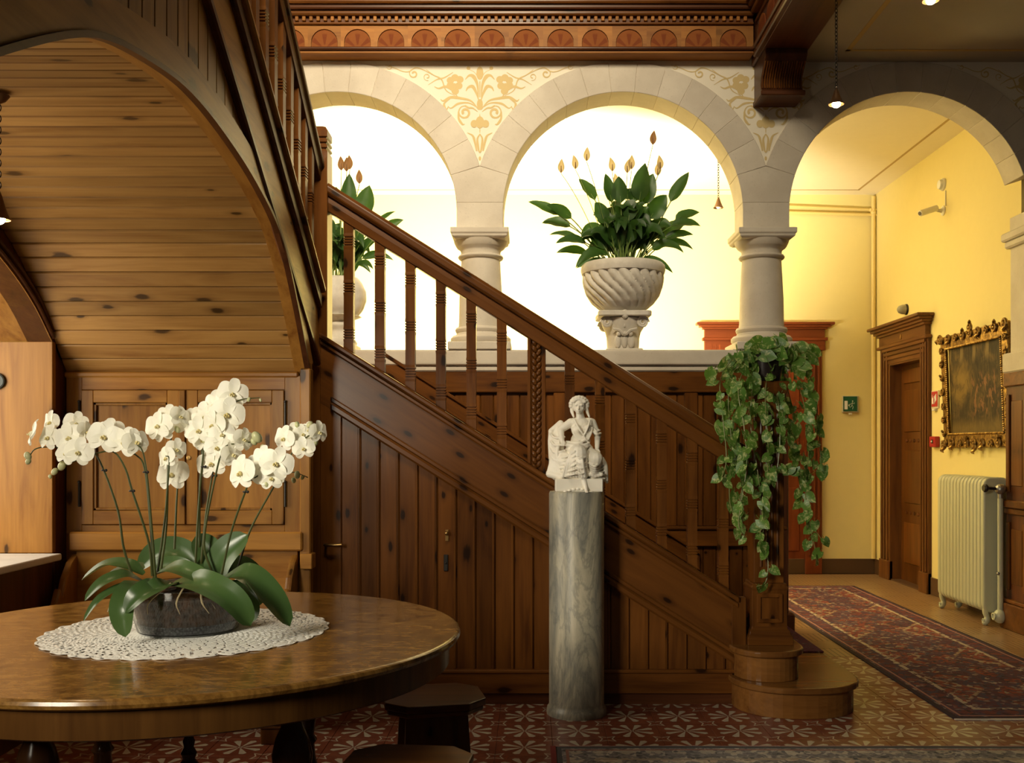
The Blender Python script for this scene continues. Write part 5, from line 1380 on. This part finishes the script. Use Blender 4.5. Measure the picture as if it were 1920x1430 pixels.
stems = [([(740, 1190), (690, 1030), (660, 830), (580, 600), (520, 500), (430, 490), (300, 470), (200, 480), (160, 530)], 3.27),
 ([(850, 1190), (830, 1000), (740, 720), (700, 590), (640, 500), (560, 500), (440, 540), (360, 575), (300, 620)], 3.22),
 ([(870, 1210), (850, 950), (820, 620), (790, 480), (740, 460)], 3.2), ([(860, 1200), (840, 900), (810, 600), (760, 515), (650, 470), (560, 420)], 3.24),
 ([(900, 1150), (930, 900), (940, 560), (960, 360), (930, 320), (890, 330)], 3.33), ([(975, 1040), (985, 800), (990, 700), (985, 610), (960, 560)], 3.42),
 ([(1090, 1150), (1110, 800), (1130, 560), (1150, 400), (1190, 300), (1280, 240), (1350, 205), (1450, 195)], 3.36),
 ([(1190, 1180), (1140, 1000), (1200, 650), (1250, 480), (1330, 450), (1440, 440)], 3.3), ([(1120, 1160), (1150, 850), (1190, 600), (1210, 440), (1280, 370)], 3.38),
 ([(1230, 1220), (1290, 950), (1370, 720), (1400, 660), (1480, 610), (1550, 590)], 3.2), ([(1320, 1170), (1400, 930), (1530, 690), (1640, 490), (1720, 410), (1800, 390)], 3.4),
 ([(1115, 1130), (1115, 700), (1125, 480), (1060, 360)], 3.42), ([(880, 1170), (920, 880), (935, 700), (945, 540), (925, 520)], 3.26)]
for P, Y in stems:
    c = bez([oz_(x, y, Y+(.0 if i > 0 else -.0)+.0*i) for i, (x, y) in enumerate(P)], 36)
    MB().tube(c, [.0042-.0024*i/36 for i in range(37)], 6).build('flower_stem', OST, ob, smooth=True)
CLIP = plain('dark_plant_clip', (.015, .012, .012), .5)
for x, y, Y in ((580, 600, 3.265), (735, 715, 3.215), (812, 610, 3.195), (935, 550, 3.325), (988, 692, 3.415), (1135, 580, 3.355), (1370, 720, 3.195), (1195, 630, 3.375)):
    p = oz_(x, y, Y); MB().torus(p, .006, .003, 2, 12, 6).ball(p+Vector((.008, -.002, 0)), .005, seg=8, rings=6).build('plant_clip', CLIP, ob, smooth=True)
PET = leafmat('orchid_petal', (.92, .90, .76), (.95, .94, .85), .3, .5)
LIPM = leafmat('orchid_lip', (.75, .6, .2), (.8, .75, .45), .2)
def petal_mesh(wd, ln, cup, name, pw=.75, skew=.12):
    mb = MB(); n, m = 9, 3
    for i in range(n+1):
        ph = PI*(.10+.90*i/n); t = (1-math.cos(ph))/2; w = wd*.5*max(.004, math.sin(ph))**pw*(1-skew+2*skew*t if t < .6 else 1)
        for c in range(-m, m+1):
            q = c/m; mb.v.append(Vector((w*q, -cup*t*t*.5+cup*.5*q*q*w*2-.04*math.sin(t*PI), ln*t)))
    for i in range(n):
        for c in range(2*m): a = i*(2*m+1)+c; mb.f.append((a, a+1, a+2*m+2, a+2*m+1))
    return mb.mesh(name, PET, smooth=1.5)
PM1, PM2 = petal_mesh(.66, .52, -.12, 'petal', .6), petal_mesh(.38, .52, -.16, 'sepal', .7)
lm = MB(); lm.ball((0, -.07, -.02), .045, .06, .045, 10, 8); lm.ball((-.06, -.09, -.07), .03, .05, .05, 8, 6); lm.ball((.06, -.09, -.07), .03, .05, .05, 8, 6); lm.ball((0, -.13, -.11), .03, .07, .03, 8, 6)
LIP = lm.mesh('flower', LIPM, smooth=True)
BUD = leafmat('orchid_bud', (.5, .52, .25), (.62, .6, .36), .2)
fl_ = [(185, 390, 3.25, -1.15, .09), (285, 330, 3.29, -.5, .075), (275, 415, 3.25, -.35, .085), (385, 415, 3.22, -.1, .095), (425, 335, 3.28, .6, .075), (375, 505, 3.2, -.3, .075), (440, 495, 3.19, .2, .09), (482, 385, 3.24, 1.1, .07),
 (585, 410, 3.2, .1, .105), (620, 380, 3.24, .4, .085), (700, 440, 3.2, -.15, .095), (758, 440, 3.2, .8, .085), (885, 350, 3.3, -.4, .095), (945, 300, 3.33, .1, .08), (1005, 300, 3.32, .9, .075), (910, 380, 3.31, -.2, .075),
 (1055, 330, 3.36, .2, .095), (1110, 375, 3.34, 0, .095), (1145, 300, 3.37, -.3, .10), (1205, 230, 3.36, -.25, .10), (1300, 170, 3.36, .15, .10), (1270, 285, 3.33, .2, .11), (1190, 345, 3.32, -.5, .09), (1240, 400, 3.31, .1, .085), (1130, 430, 3.36, 0, .07),
 (930, 530, 3.27, -.5, .075), (985, 480, 3.28, .9, .07), (965, 620, 3.4, -.1, .115), (1180, 560, 3.37, .0, .10), (1215, 470, 3.3, .2, .085), (1297, 510, 3.3, 1.0, .08), (1360, 425, 3.29, 1.0, .075), (1320, 440, 3.31, .2, .065), (1350, 610, 3.19, -.4, .11), (1410, 600, 3.21, .1, .10),
 (1545, 560, 3.19, .15, .105), (1470, 530, 3.21, -.3, .08), (1515, 640, 3.2, .2, .08), (1590, 420, 3.39, -.5, .085), (1640, 395, 3.4, .1, .075), (1690, 395, 3.4, .2, .065), (1695, 475, 3.38, .1, .075), (1780, 385, 3.4, .9, .075), (1725, 375, 3.41, -.2, .06)]
for x, y, Y, yaw, d in fl_:
    p = oz_(x, y, Y)
    f = inst('flower', LIP, p, ob, rot=Euler((rp.uniform(-.3, .1), rp.uniform(-.35, .35), yaw+rp.uniform(-.15, .15)), 'XYZ'), scale=d*1.02)
    for a in (1.42, -1.42): inst('petal', PM1, p, f, rot=(rp.uniform(-.12, .12), a, 0))
    for a in (0, 2.45, -2.45): inst('sepal', PM2, p, f, rot=(.08, a, 0))
bud = MB().ball((0, 0, 0), .4, .42, .55, 10, 8).mesh('bud', BUD, smooth=True)
for x, y, Y, s_ in ((155, 520, 3.27, .028), (158, 550, 3.27, .022), (345, 575, 3.22, .03), (305, 607, 3.22, .024), (280, 635, 3.22, .014), (990, 372, 3.32, .025), (1435, 415, 3.3, .04), (1418, 440, 3.3, .025), (1465, 470, 3.3, .018), (1390, 205, 3.36, .016), (1455, 208, 3.36, .012), (1145, 430, 3.35, .026), (1660, 625, 3.4, .026), (1640, 655, 3.4, .02), (1690, 640, 3.4, .016), (1760, 440, 3.4, .028), (1660, 345, 3.4, .022), (1730, 345, 3.4, .024), (1490, 680, 3.2, .02)):
    inst('bud', bud, oz_(x, y, Y), ob, rot=(rp.uniform(-.5, .5), rp.uniform(-.6, .6), 0), scale=s_)
MB().tube([oz_(1600, 615, 3.4), oz_(1650, 610, 3.4), oz_(1720, 640, 3.4)], .0018, 5).build('flower_stem', OST, ob, smooth=True)
# ============================================================ CORRIDOR FITTINGS
# back wall door case
k0 = 10.8/F
def bx_(x): return (x-CX)*k0
def bz_(y): return H+(CY-y)*k0
d1 = thing('door_1', (bx_(1432), YB, 0), 'red-brown door case with moulded cornice on the back wall', 'door', kind='structure')
for x0, x1 in ((1328, 1356), (1512, 1543)):
    MB().box(bx_(x0), bx_(x1), YB-.05, YB, 0, bz_(640)).build('casing', W_red[2], d1, bevel=.004)
    for q in (.25, .55, .8): xx = bx_(x0)+(bx_(x1)-bx_(x0))*q; MB().box(xx-.012, xx+.012, YB-.062, YB-.05, .2, bz_(645)).build('casing_bead', W_red[2], d1, bevel=.005)
MB().box(bx_(1322), bx_(1549), YB-.06, YB, bz_(656), bz_(634)).build('lintel', W_red[0], d1, bevel=.004)
MB().box(bx_(1318), bx_(1553), YB-.075, YB, bz_(638), bz_(632)).build('lintel_bead', W_red[0], d1, bevel=.006)
MB().box(bx_(1322), bx_(1548), YB-.055, YB, bz_(632), bz_(617)).build('frieze', W_red[0], d1, bevel=.003)
for i, (e, y0, y1) in enumerate(((0, 617, 613), (6, 613, 609), (12, 609, 604))):
    MB().box(bx_(1318-e), bx_(1552+e), YB-.08-.02*i, YB, bz_(y0), bz_(y1)+.001).build('cornice', W_red[0], d1, bevel=.006)
lf_ = MB().box(bx_(1356), bx_(1512), YB-.012, YB-.001, 0, bz_(656)).build('door_leaf', W_red[2], d1)
for z0, z1 in ((.25, .95), (1.1, 1.7), (1.82, 2.3)):
    for x0, x1 in ((1366, 1428), (1440, 1502)): MB().box(bx_(x0), bx_(x1), YB-.024, YB-.012, z0, z1).build('door_panel', W_red[2], lf_, bevel=.008)
# right wall door
DW = [wood('door_pine_x', (.17, .068, .017), (.09, .032, .009), 0, .1), wood('door_pine_y', (.17, .068, .017), (.09, .032, .009), 1, .1), wood('door_pine_z', (.17, .068, .017), (.09, .032, .009), 2, .1)]
d2_ = thing('door_2', (XR, (DY0+DY1)/2, 0), 'brown panelled door with cornice set into the right wall', 'door', kind='structure')
for y0, y1 in ((9.35, DY0+.006), (DY1-.006, 10.63)):
    MB().box(XR-.035, XR+.12, y0, y1, 0, 2.44).build('casing', DW[2], d2_, bevel=.004)
    for q in (.2, .5, .78): yy = y0+(y1-y0)*q; MB().box(XR-.05, XR-.035, yy-.015, yy+.015, .2, 2.40).build('casing_bead', DW[2], d2_, bevel=.006)
    MB().box(XR-.05, XR, y0, y1, 0, .2).build('casing_block', DW[2], d2_, bevel=.004)
MB().box(XR-.035, XR+.12, DY0+.006, DY1-.006, dz-.006, 2.44).build('lintel', DW[1], d2_, bevel=.003)
for i in range(4): MB().box(XR-.04-.006*i, XR-.0, 9.45-.02*i, DY1+.1+.02*i, dz+.01+.045*i, dz+.045+.045*i).build('lintel_bead', DW[1], d2_, bevel=.005)
MB().box(XR-.07, XR, 9.33, 10.65, 2.43, 2.465).build('lintel_moulding', DW[1], d2_, bevel=.008)
MB().box(XR-.055, XR, 9.37, 10.61, 2.465, 2.57).build('frieze', DW[1], d2_, bevel=.003)
for i in range(4): MB().box(XR-.08-.028*i, XR, 9.34-.02*i, 10.62+.02*i, 2.56+.025*i, 2.59+.025*i).build('cornice', DW[1], d2_, bevel=.006)
no = MB().lathe([(.022, -.003), (.022, .003), (.018, .004)], (0, 0, 0), 20, sx=1, sy=1.2).torus((0, 0, .004), .01, .002, 2, 16, 6, 1, 1.4).build('number_plate', BRASS, d2_, origin=(0, 0, 0))
no.matrix_basis = Matrix.Translation(Vector((XR-.058, 9.98, 2.51))-ORG[d2_.name]) @ Matrix.Rotation(-PI/2, 4, 'Y') @ Matrix.Rotation(PI/2, 4, 'Z')
lf2 = MB().box(XR+.09, XR+.13, DY0, DY1, 0, dz).build('door_leaf', W_stair[2], d2_)
for z0, z1 in ((.2, .62), (.82, 1.36), (1.55, 1.98), (2.05, 2.2)):
    MB().box(XR+.078, XR+.09, DY0+.1, DY1-.1, z0, z1).build('door_panel', W_stair[2], lf2, bevel=.008)
for z in (.72, 1.46):
    for i in range(6): MB().ball((XR+.087, DY0+.16+i*.1, z), .006, .035, .02, 8, 6).build('carved_scallop', W_dark[2], lf2, smooth=True)
struct('trim_9', MB().box(XR-.02, XR+.3, DY0, DY1, .0, .012), BASEB, 'worn wooden threshold of the right wall door')

# radiator
RADM = plain('cream_radiator_enamel', (.52, .52, .36), .28)
ra = thing('radiator', (3.64, 8.13, 0), 'cream cast-iron column radiator on scrolled feet', 'radiator')
nf = 14; y0r, y1r = 7.70, 8.58; w_ = (y1r-y0r)/nf
sec = []
for i in range(nf):
    yc = y0r+w_*(i+.5); poly = []
    h_ = w_*.46
    zt_r, zb_r, xf, xk = 1.16, .10, 3.535, 3.745
    r_ = .06
    for (cx2, cz, a_0) in ((xk-r_, zt_r-r_, 0), (xf+r_, zt_r-r_, PI/2), (xf+r_, zb_r+r_, PI), (xk-r_, zb_r+r_, 1.5*PI)):
        for q in range(6): a = a_0+PI/2*q/5; poly.append((cx2+r_*math.cos(a), cz+r_*math.sin(a)))
    mb = MB().prism(poly, 1, yc-h_, yc+h_)
    mb.build('fin', RADM, ra, bevel=h_*.75, seg=3, smooth=1.2)
MB().tube([(3.64, y0r, 1.06), (3.64, y1r, 1.06)], .03, 12).build('header', RADM, ra, smooth=True); MB().tube([(3.64, y0r, .2), (3.64, y1r, .2)], .03, 12).build('header', RADM, ra, smooth=True)
for yc in (y0r+w_*.5, y1r-w_*.5):
    for xc in (3.57, 3.71):
        ft = MB().tube(bez([(xc, yc, .14), (xc-.005, yc, .10), (xc+.008, yc, .06), (xc-.004, yc, .022)], 8), [.028, .027, .025, .023, .022, .022, .024, .026, .022], 10)
        ft.ball((xc-.008, yc, .022), .024, .024, .022).torus((xc-.026, yc, .04), .012, .005, 0, 14, 6)
        ft.build('foot', RADM, ra, smooth=True)
VB = plain('valve_metal', (.35, .33, .28), .35, Metallic=.8)
MB().tube([(3.63, y0r+.01, 1.07), (3.63, y0r-.07, 1.07)], .022, 12).ball((3.63, y0r-.075, 1.07), .042).tube([(3.63, y0r-.075, 1.05), (3.63, y0r-.075, .98)], .02, 10).build('valve_body', VB, ra, smooth=True)
kn = MB().tube([(3.60, y0r-.08, 1.075), (3.52, y0r-.09, 1.08)], .011, 10).tube([(3.53, y0r-.09, 1.08), (3.515, y0r-.091, 1.08), (3.50, y0r-.092, 1.08), (3.49, y0r-.093, 1.08)], [.014, .03, .033, .024], 14)
kn.build('valve_knob', IRON, ra, smooth=True)
MB().tube([(3.63, y0r-.075, 1.0), (3.63, y0r-.075, .12)], .021, 12).build('supply_pipe', RADM, ra, smooth=True)
MB().ball((3.625, y0r-.078, .09), .05, .05, .055).torus((3.575, y0r-.08, .09), .024, .007, 0, 18, 6).build('pipe_elbow', RADM, ra, smooth=True)
MB().ball((3.608, y0r-.085, .42), .012).build('vent_screw', VB, ra, smooth=True)

# gilt framed painting
GILT = M('aged_gilt', .38, Metallic=.75); gn = GILT.noise(GILT.coord('Object'), 35, 4)
GILT.color(GILT.ramp(gn, [(.3, (.06, .03, .01)), (.5, (.30, .17, .04)), (.7, (.62, .40, .11))]))
pc_ = thing('painting', (3.76, 8.31, 1.375), 'dark old painting in a carved gilt frame on the right wall', 'painting')
def pxz(z): return 3.785-.04*(z-1.375)/1.03
PY0, PY1, PZ0, PZ1 = 7.67, 8.97, 1.375, 2.405
fw = .135
CAN = M('dark_oil_canvas', .6, Specular_IOR_Level=.25); gx, gy, gz = CAN.xyz(CAN.coord('Object')); n1 = CAN.noise(CAN.coord('Object'), 6, 6, .65, .8); n2 = CAN.noise(CAN.coord('Object', (1, 4, 1)), 12, 5)
base = CAN.ramp(n1*.6+n2*.4, [(.3, (.012, .008, .004)), (.5, (.045, .03, .012)), (.68, (.16, .10, .03))])
glow = ((gy-.3)*(gy-.3)+(gz-.05)*(gz-.05)*2.2).sqrt().step(.08, .36, .75, 0)
base = CAN.mix(glow*n1.step(.3, .6), base, (.24, .15, .035))
grd = gz.step(-.34, -.22, 1, 0)*gz.step(-.42, -.36); base = CAN.mix(grd*.55, base, (.2, .13, .035))
beams = ((gy*26+gz*4).sin()).step(.55, .9)*gz.step(.2, .3); base = CAN.mix(beams*.6, base, (.26, .18, .07))
figs = CAN.noise(CAN.coord('Object', (1, 9, 5)), 2.2, 4).step(.52, .6)*gz.step(-.26, -.18)*gz.step(.08, .16, 1, 0)*(gy+.15).abs().step(.15, .32, 1, 0)
base = CAN.mix(figs*.7, base, (.26, .12, .05)); CAN.color(base)
mb = MB(); ya, yb, za, zb3 = PY0+fw, PY1-fw, PZ0+fw, PZ1-fw
mb.add([(pxz(za)-.01, ya, za), (pxz(za)-.01, yb, za), (pxz(zb3)-.01, yb, zb3), (pxz(zb3)-.01, ya, zb3), (pxz(za)+.0, ya, za), (pxz(za)+.0, yb, za), (pxz(zb3)+.0, yb, zb3), (pxz(zb3)+.0, ya, zb3)], [(0, 1, 2, 3), (4, 5, 6, 7), (0, 1, 5, 4), (1, 2, 6, 5), (2, 3, 7, 6), (3, 0, 4, 7)]); mb.build('canvas', CAN.m, pc_)
def fboard(name, y0, y1, z0, z1, th=.035):
    m_ = MB().add([(pxz(z0)-th, y0, z0), (pxz(z0)-th, y1, z0), (pxz(z1)-th, y1, z1), (pxz(z1)-th, y0, z1), (pxz(z0), y0, z0), (pxz(z0), y1, z0), (pxz(z1), y1, z1), (pxz(z1), y0, z1)], [(0, 1, 2, 3), (4, 5, 6, 7), (0, 1, 5, 4), (1, 2, 6, 5), (2, 3, 7, 6), (3, 0, 4, 7)])
    return m_.build(name, GILT.m, pc_, bevel=.008)
fboard('frame_bar', PY0+.02, PY1-.02, PZ0+.02, PZ0+fw); fboard('frame_bar', PY0+.02, PY1-.02, PZ1-fw, PZ1-.02); fboard('frame_bar', PY0+.02, PY0+fw, PZ0+fw, PZ1-fw); fboard('frame_bar', PY1-fw*.8, PY1-.02, PZ0+fw, PZ1-fw)
rq = random.Random(5)
def scroll(y, z, s, r):
    cr_ = MB(); x = pxz(z)-.045; cr_.torus((x, y, z), s*.62, s*.22, 0, 14, 6, 1, 1); cr_.ball((x-.004, y, z), s*.25, s*.25, s*.25, 8, 6)
    a = r; cr_.tube(bez([(x, y+s*.6*math.cos(a), z+s*.6*math.sin(a)), (x-.01, y+s*1.0*math.cos(a+.4), z+s*1.0*math.sin(a+.4)), (x, y+s*1.25*math.cos(a), z+s*1.25*math.sin(a))], 6), [s*.25, s*.3, s*.3, s*.28, s*.22, s*.15, s*.08], 6)
    cr_.build('carved_scroll', GILT.m, pc_, smooth=True)
n_ = 9
for i in range(n_):
    y = PY0+.07+(PY1-PY0-.14)*i/(n_-1)
    for z in (PZ0+.055, PZ1-.05): scroll(y, z, .042+.008*(i % 2), (i % 4)*PI/2)
for i in range(7):
    z = PZ0+.14+(PZ1-PZ0-.28)*i/6
    for y in (PY0+.06, PY1-.05): scroll(y, z, .034+.006*(i % 2), (i % 4)*PI/2+.6)
for y in (PY0+.04, PY1-.04):
    for z in (PZ0+.04, PZ1-.04): scroll(y, z, .055, rq.uniform(0, 6))
scroll((PY0+PY1)/2, PZ1, .05, PI/2); scroll((PY0+PY1)/2, PZ0+.02, .045, -PI/2)
bd = MB()
for i in range(60):
    y = ya+(yb-ya)*i/59
    for z in (za, zb3): bd.ball((pxz(z)-.036, y, z), .011, .010, .011, 6, 4)
for i in range(44):
    z = za+(zb3-za)*i/43
    for y in (ya, yb): bd.ball((pxz(z)-.036, y, z), .011, .011, .010, 6, 4)
bd.build('bead_edge', GILT.m, pc_, smooth=True)['kind'] = 'stuff'

# signs and devices
WH = plain('white_plastic', (.75, .72, .62), .35); GRN = plain('exit_sign_green', (.015, .11, .055), .4); REDS = plain('fire_sign_red', (.45, .03, .025), .4); WHT = plain('sign_white', (.8, .8, .76), .4)
p0, p1 = at(1581, 772, YB-.03), at(1609, 743, YB-.03)
ex = thing('exit_sign', ((p0.x+p1.x)/2, YB, p0.z), 'green emergency exit sign with running figure on the back wall', 'sign')
MB().box(p0.x-.008, p1.x+.008, YB-.03, YB, p0.z-.008, p1.z+.008).build('housing', plain('sign_housing', (.5, .44, .3), .4), ex, bevel=.006)
MB().box(p0.x, p1.x-.012, YB-.036, YB-.03, p0.z+.008, p1.z).build('panel', GRN, ex)
W_, H_ = p1.x-p0.x-.012, p1.z-p0.z-.008
def ep(u_, v_): return (p0.x+u_*W_, YB-.0385, p0.z+.008+v_*H_)
pic = MB().prism([(ep(.08, 0)[0], ep(0, .12)[2]), (ep(.3, 0)[0], ep(0, .12)[2]), (ep(.3, 0)[0], ep(0, .7)[2]), (ep(.08, 0)[0], ep(0, .7)[2])], 1, YB-.038, YB-.035)
pic.build('doorway_pictogram', WHT, ex)
rm = MB(); s_ = W_*.035
rm.ball(ep(.66, .68), s_*1.2, .001, s_*1.2, 10, 6)
for P in ([(.66, .60), (.62, .40)], [(.65, .57), (.54, .50), (.50, .42)], [(.66, .56), (.76, .50), (.80, .58)], [(.62, .40), (.70, .30), (.66, .14)], [(.62, .40), (.54, .28), (.44, .26)]):
    rm.tube([ep(*q) for q in P], s_*.8, 6, flat=.3)
rm.build('running_figure', WHT, ex)
ar = MB().prism([(ep(.36, 0)[0], ep(0, .4)[2]), (ep(.44, 0)[0], ep(0, .5)[2]), (ep(.44, 0)[0], ep(0, .3)[2])], 1, YB-.038, YB-.035); ar.build('arrow', WHT, ex)
MB().box((p0.x+p1.x)/2-.02, (p0.x+p1.x)/2+.02, YB-.025, YB-.005, p0.z-.03, p0.z-.008).build('lamp_foot', WH, ex, bevel=.004)
fs_ = thing('fire_sign', (XR, 9.25, 1.76), 'small red fire equipment sign beside the right wall door', 'sign')
MB().box(XR-.012, XR, 9.17, 9.33, 1.755, 1.925).build('housing', plain('sign_plate', (.6, .5, .35), .5), fs_, bevel=.003)
MB().box(XR-.016, XR-.011, 9.185, 9.315, 1.775, 1.915).build('panel', REDS, fs_)
sg = MB().box(XR-.0185, XR-.015, 9.27, 9.30, 1.80, 1.86)
sg.tube([(XR-.017, 9.285, 1.86), (XR-.017, 9.28, 1.885), (XR-.017, 9.26, 1.89)], .005, 6, flat=.4)
for i in range(4): sg.tube([(XR-.017, 9.245-.012*i, 1.80+.01*i), (XR-.017, 9.235-.008*i, 1.84+.01*i), (XR-.017, 9.245-.012*i, 1.87+.008*i)], .005, 6, flat=.4)
sg.build('pictogram', WHT, fs_)
MB().box(XR-.03, XR, 9.22, 9.28, 1.735, 1.755).build('lamp_foot', WH, fs_, bevel=.003)
al = thing('fire_alarm', (XR, 9.24, 1.395), 'red fire alarm call point beside the right wall door', 'alarm')
MB().box(XR-.045, XR, 9.16, 9.30, 1.395, 1.495).build('case', plain('alarm_red', (.38, .02, .02), .35), al, bevel=.006)
MB().box(XR-.048, XR-.044, 9.21, 9.25, 1.43, 1.465).build('button_plate', IRON, al); MB().ball((XR-.05, 9.23, 1.447), .008, .01, .01).build('button', WHT, al, smooth=True)
sr = thing('alarm_siren', (XR-.02, 9.97, 2.74), 'small grey dome siren above the right wall door', 'siren')
def xl(mb, loc): return mb
def wall_lathe(prof_, loc, name, mat, parent, sc=(1, 1)):
    m_ = MB().lathe(prof_, (0, 0, 0), 28, sc[0], sc[1]); m_.v = [Vector((loc[0]-p.z, loc[1]+p.x, loc[2]+p.y)) for p in m_.v]; return m_.build(name, mat, parent, smooth=True)
wall_lathe([(.055, -.02), (.055, .01), (.05, .02)], (XR, 9.97, 2.785), 'base', IRON, sr); wall_lathe([(.05, .02), (.048, .05), (.036, .08), (.015, .095), (.001, .097)], (XR, 9.97, 2.785), 'dome', plain('siren_grey', (.3, .28, .2), .5), sr)
sm = thing('smoke_detector', (XR, 9.08, 3.76), 'round white detector on the yellow right wall', 'detector')
wall_lathe([(.058, 0), (.058, .012), (.052, .02)], (XR, 9.08, 3.81), 'base', WH, sm); wall_lathe([(.046, .02), (.046, .028), (.04, .045), (.02, .052), (.001, .053)], (XR, 9.08, 3.81), 'cover', WHT, sm)
scm = thing('security_camera', (XR, 9.08, 3.57), 'small cream security camera on the yellow right wall', 'camera')
wall_lathe([(.045, 0), (.045, .01), (.02, .02), (.012, .06)], (XR, 9.08, 3.57), 'bracket', WH, scm)
MB().tube([(XR-.05, 9.08, 3.57), (XR-.09, 9.07, 3.575)], .012, 8).ball((XR-.09, 9.07, 3.575), .016).build('joint', WH, scm, smooth=True)
a, b = Vector((XR-.07, 9.06, 3.59)), Vector((XR-.25, 9.0, 3.525))
MB().tube([a, a.lerp(b, .02), a.lerp(b, .98), b], [.022, .028, .028, .024], 16).build('body', WH, scm, smooth=True)
MB().tube([b+(a-b)*.04, b+(b-a)*.02], .018, 14).build('lens', IRON, scm, smooth=True)
MB().tube([(XR-.008, 9.02, 3.74), (XR-.008, 9.02, 3.6)], .005, 6).build('cable', WH, scm, smooth=True)
PIP = plain('yellow_painted_pipe', (.78, .6, .22), .45)
pp = thing('heating_pipes', (3.77, YB-.03, 0), 'yellow painted pipes in the corner of the corridor', 'pipe')
a, b = at(1400, 384, YB-.03), at(1646, 394, YB-.03); MB().tube([a, b], .016, 10).build('pipe', PIP, pp, smooth=True)
a, b = at(1400, 396, YB-.03), at(1646, 403, YB-.03); MB().tube([a, b], .016, 10).build('pipe', PIP, pp, smooth=True)
MB().tube([(3.765, YB-.04, at(0, 370, YB).z), (3.765, YB-.04, .17)], .022, 12).build('pipe', PIP, pp, smooth=True)
MB().ball((3.765, YB-.04, at(0, 400, YB).z), .03).ball((3.74, YB-.035, at(0, 395, YB).z), .022).build('pipe_joint', PIP, pp, smooth=True)

# ============================================================ HANGING LAMPS
CHM = plain('dark_chain_iron', (.06, .05, .045), .4, 30, .3, Metallic=.8)
SHM = plain('bronze_shade', (.16, .08, .035), .4, 20, .3, Metallic=.7)
BULB = M('glowing_bulb'); BULB.b.inputs['Emission Color'].default_value = (1, .82, .5, 1); BULB.b.inputs['Emission Strength'].default_value = 40; BULB.color((1, .9, .7))
def chain_lamp(x, y, zb, ztop, label, s=1, lit=True, power=6, cap_r=.04, every=1):
    t = thing('pendant_lamp', (x, y, ztop), label, 'lamp', 'bell lamps on chains')
    lk = MB().torus((0, 0, 0), .0085*s, .0022*s, 1, 16, 6, 1, 1.7).mesh('chain_link', CHM, smooth=True)
    z = zb+.1*s; i = 0
    while z < ztop-.005:
        inst('chain_link', lk, (x, y, z), t, rot=(0, 0, (i % 2)*PI/2+.4)); z += .0235*s; i += 1
    MB().lathe([(.045*s, zb), (.047*s, zb+.004), (.036*s, zb+.02), (.024*s, zb+.05), (.014*s, zb+.08), (.006*s, zb+.095), (.004*s, zb+.1)], (x, y, 0), 28, cap=False).build('shade', SHM, t, smooth=True)
    MB().lathe([(.004, ztop-.03), (cap_r*.6, ztop-.02), (cap_r, ztop-.001)], (x, y, 0), 20).build('ceiling_rose', SHM, t, smooth=True)
    if lit:
        MB().ball((x, y, zb+.002), .026*s, .024*s, .022*s, 14, 10).build('bulb', BULB.m, t, smooth=True)
        point('pendant_glow', (x, y, zb+.035*s), power, (1, .8, .48), .02)
    else: MB().ball((x, y, zb+.012), .02*s, .02*s, .02*s, 12, 8).build('bulb', WHT, t, smooth=True)
p = at(1568, 196, 6.0); chain_lamp(p.x, 6.0, p.z, 4.224, 'lit bell lamp hanging on a chain in front of the arches', 1.0, True, 6.0)
p = at(1745, 2, 5.5); chain_lamp(p.x, 5.5, p.z, ZH, 'lit bell lamp at the top edge under the hall ceiling', 1.0, True, 7.0)
p = at(1347, 390, 9.0); chain_lamp(p.x, 9.0, p.z, ZC, 'small bronze bell lamp hanging unlit in the corridor', 1.0, False)
p = at(0, 412, 3.35); chain_lamp(p.x-.004, 3.35, p.z, 2.593, 'lit lamp hanging under the planked vault at the left edge', .8, True, 9, .035)
dl_ = thing('wall_dial', (-2.665, 4.94, 1.73), 'round dark dial on the pine window reveal at the left edge', 'dial')
m_ = MB().lathe([(.042, 0), (.042, .01), (.036, .016), (.032, .012), (.001, .012)], (0, 0, 0), 28); m_.v = [Vector((-2.668+p.x, 4.94-p.z, 1.727+p.y)) for p in m_.v]; m_.build('face', plain('dark_green_dial', (.015, .025, .02), .3), dl_, smooth=True)
m_ = MB().torus((0, 0, .011), .037, .004, 2, 28, 6); m_.v = [Vector((-2.668+p.x, 4.94-p.z, 1.727+p.y)) for p in m_.v]; m_.build('rim', IRON, dl_, smooth=True)
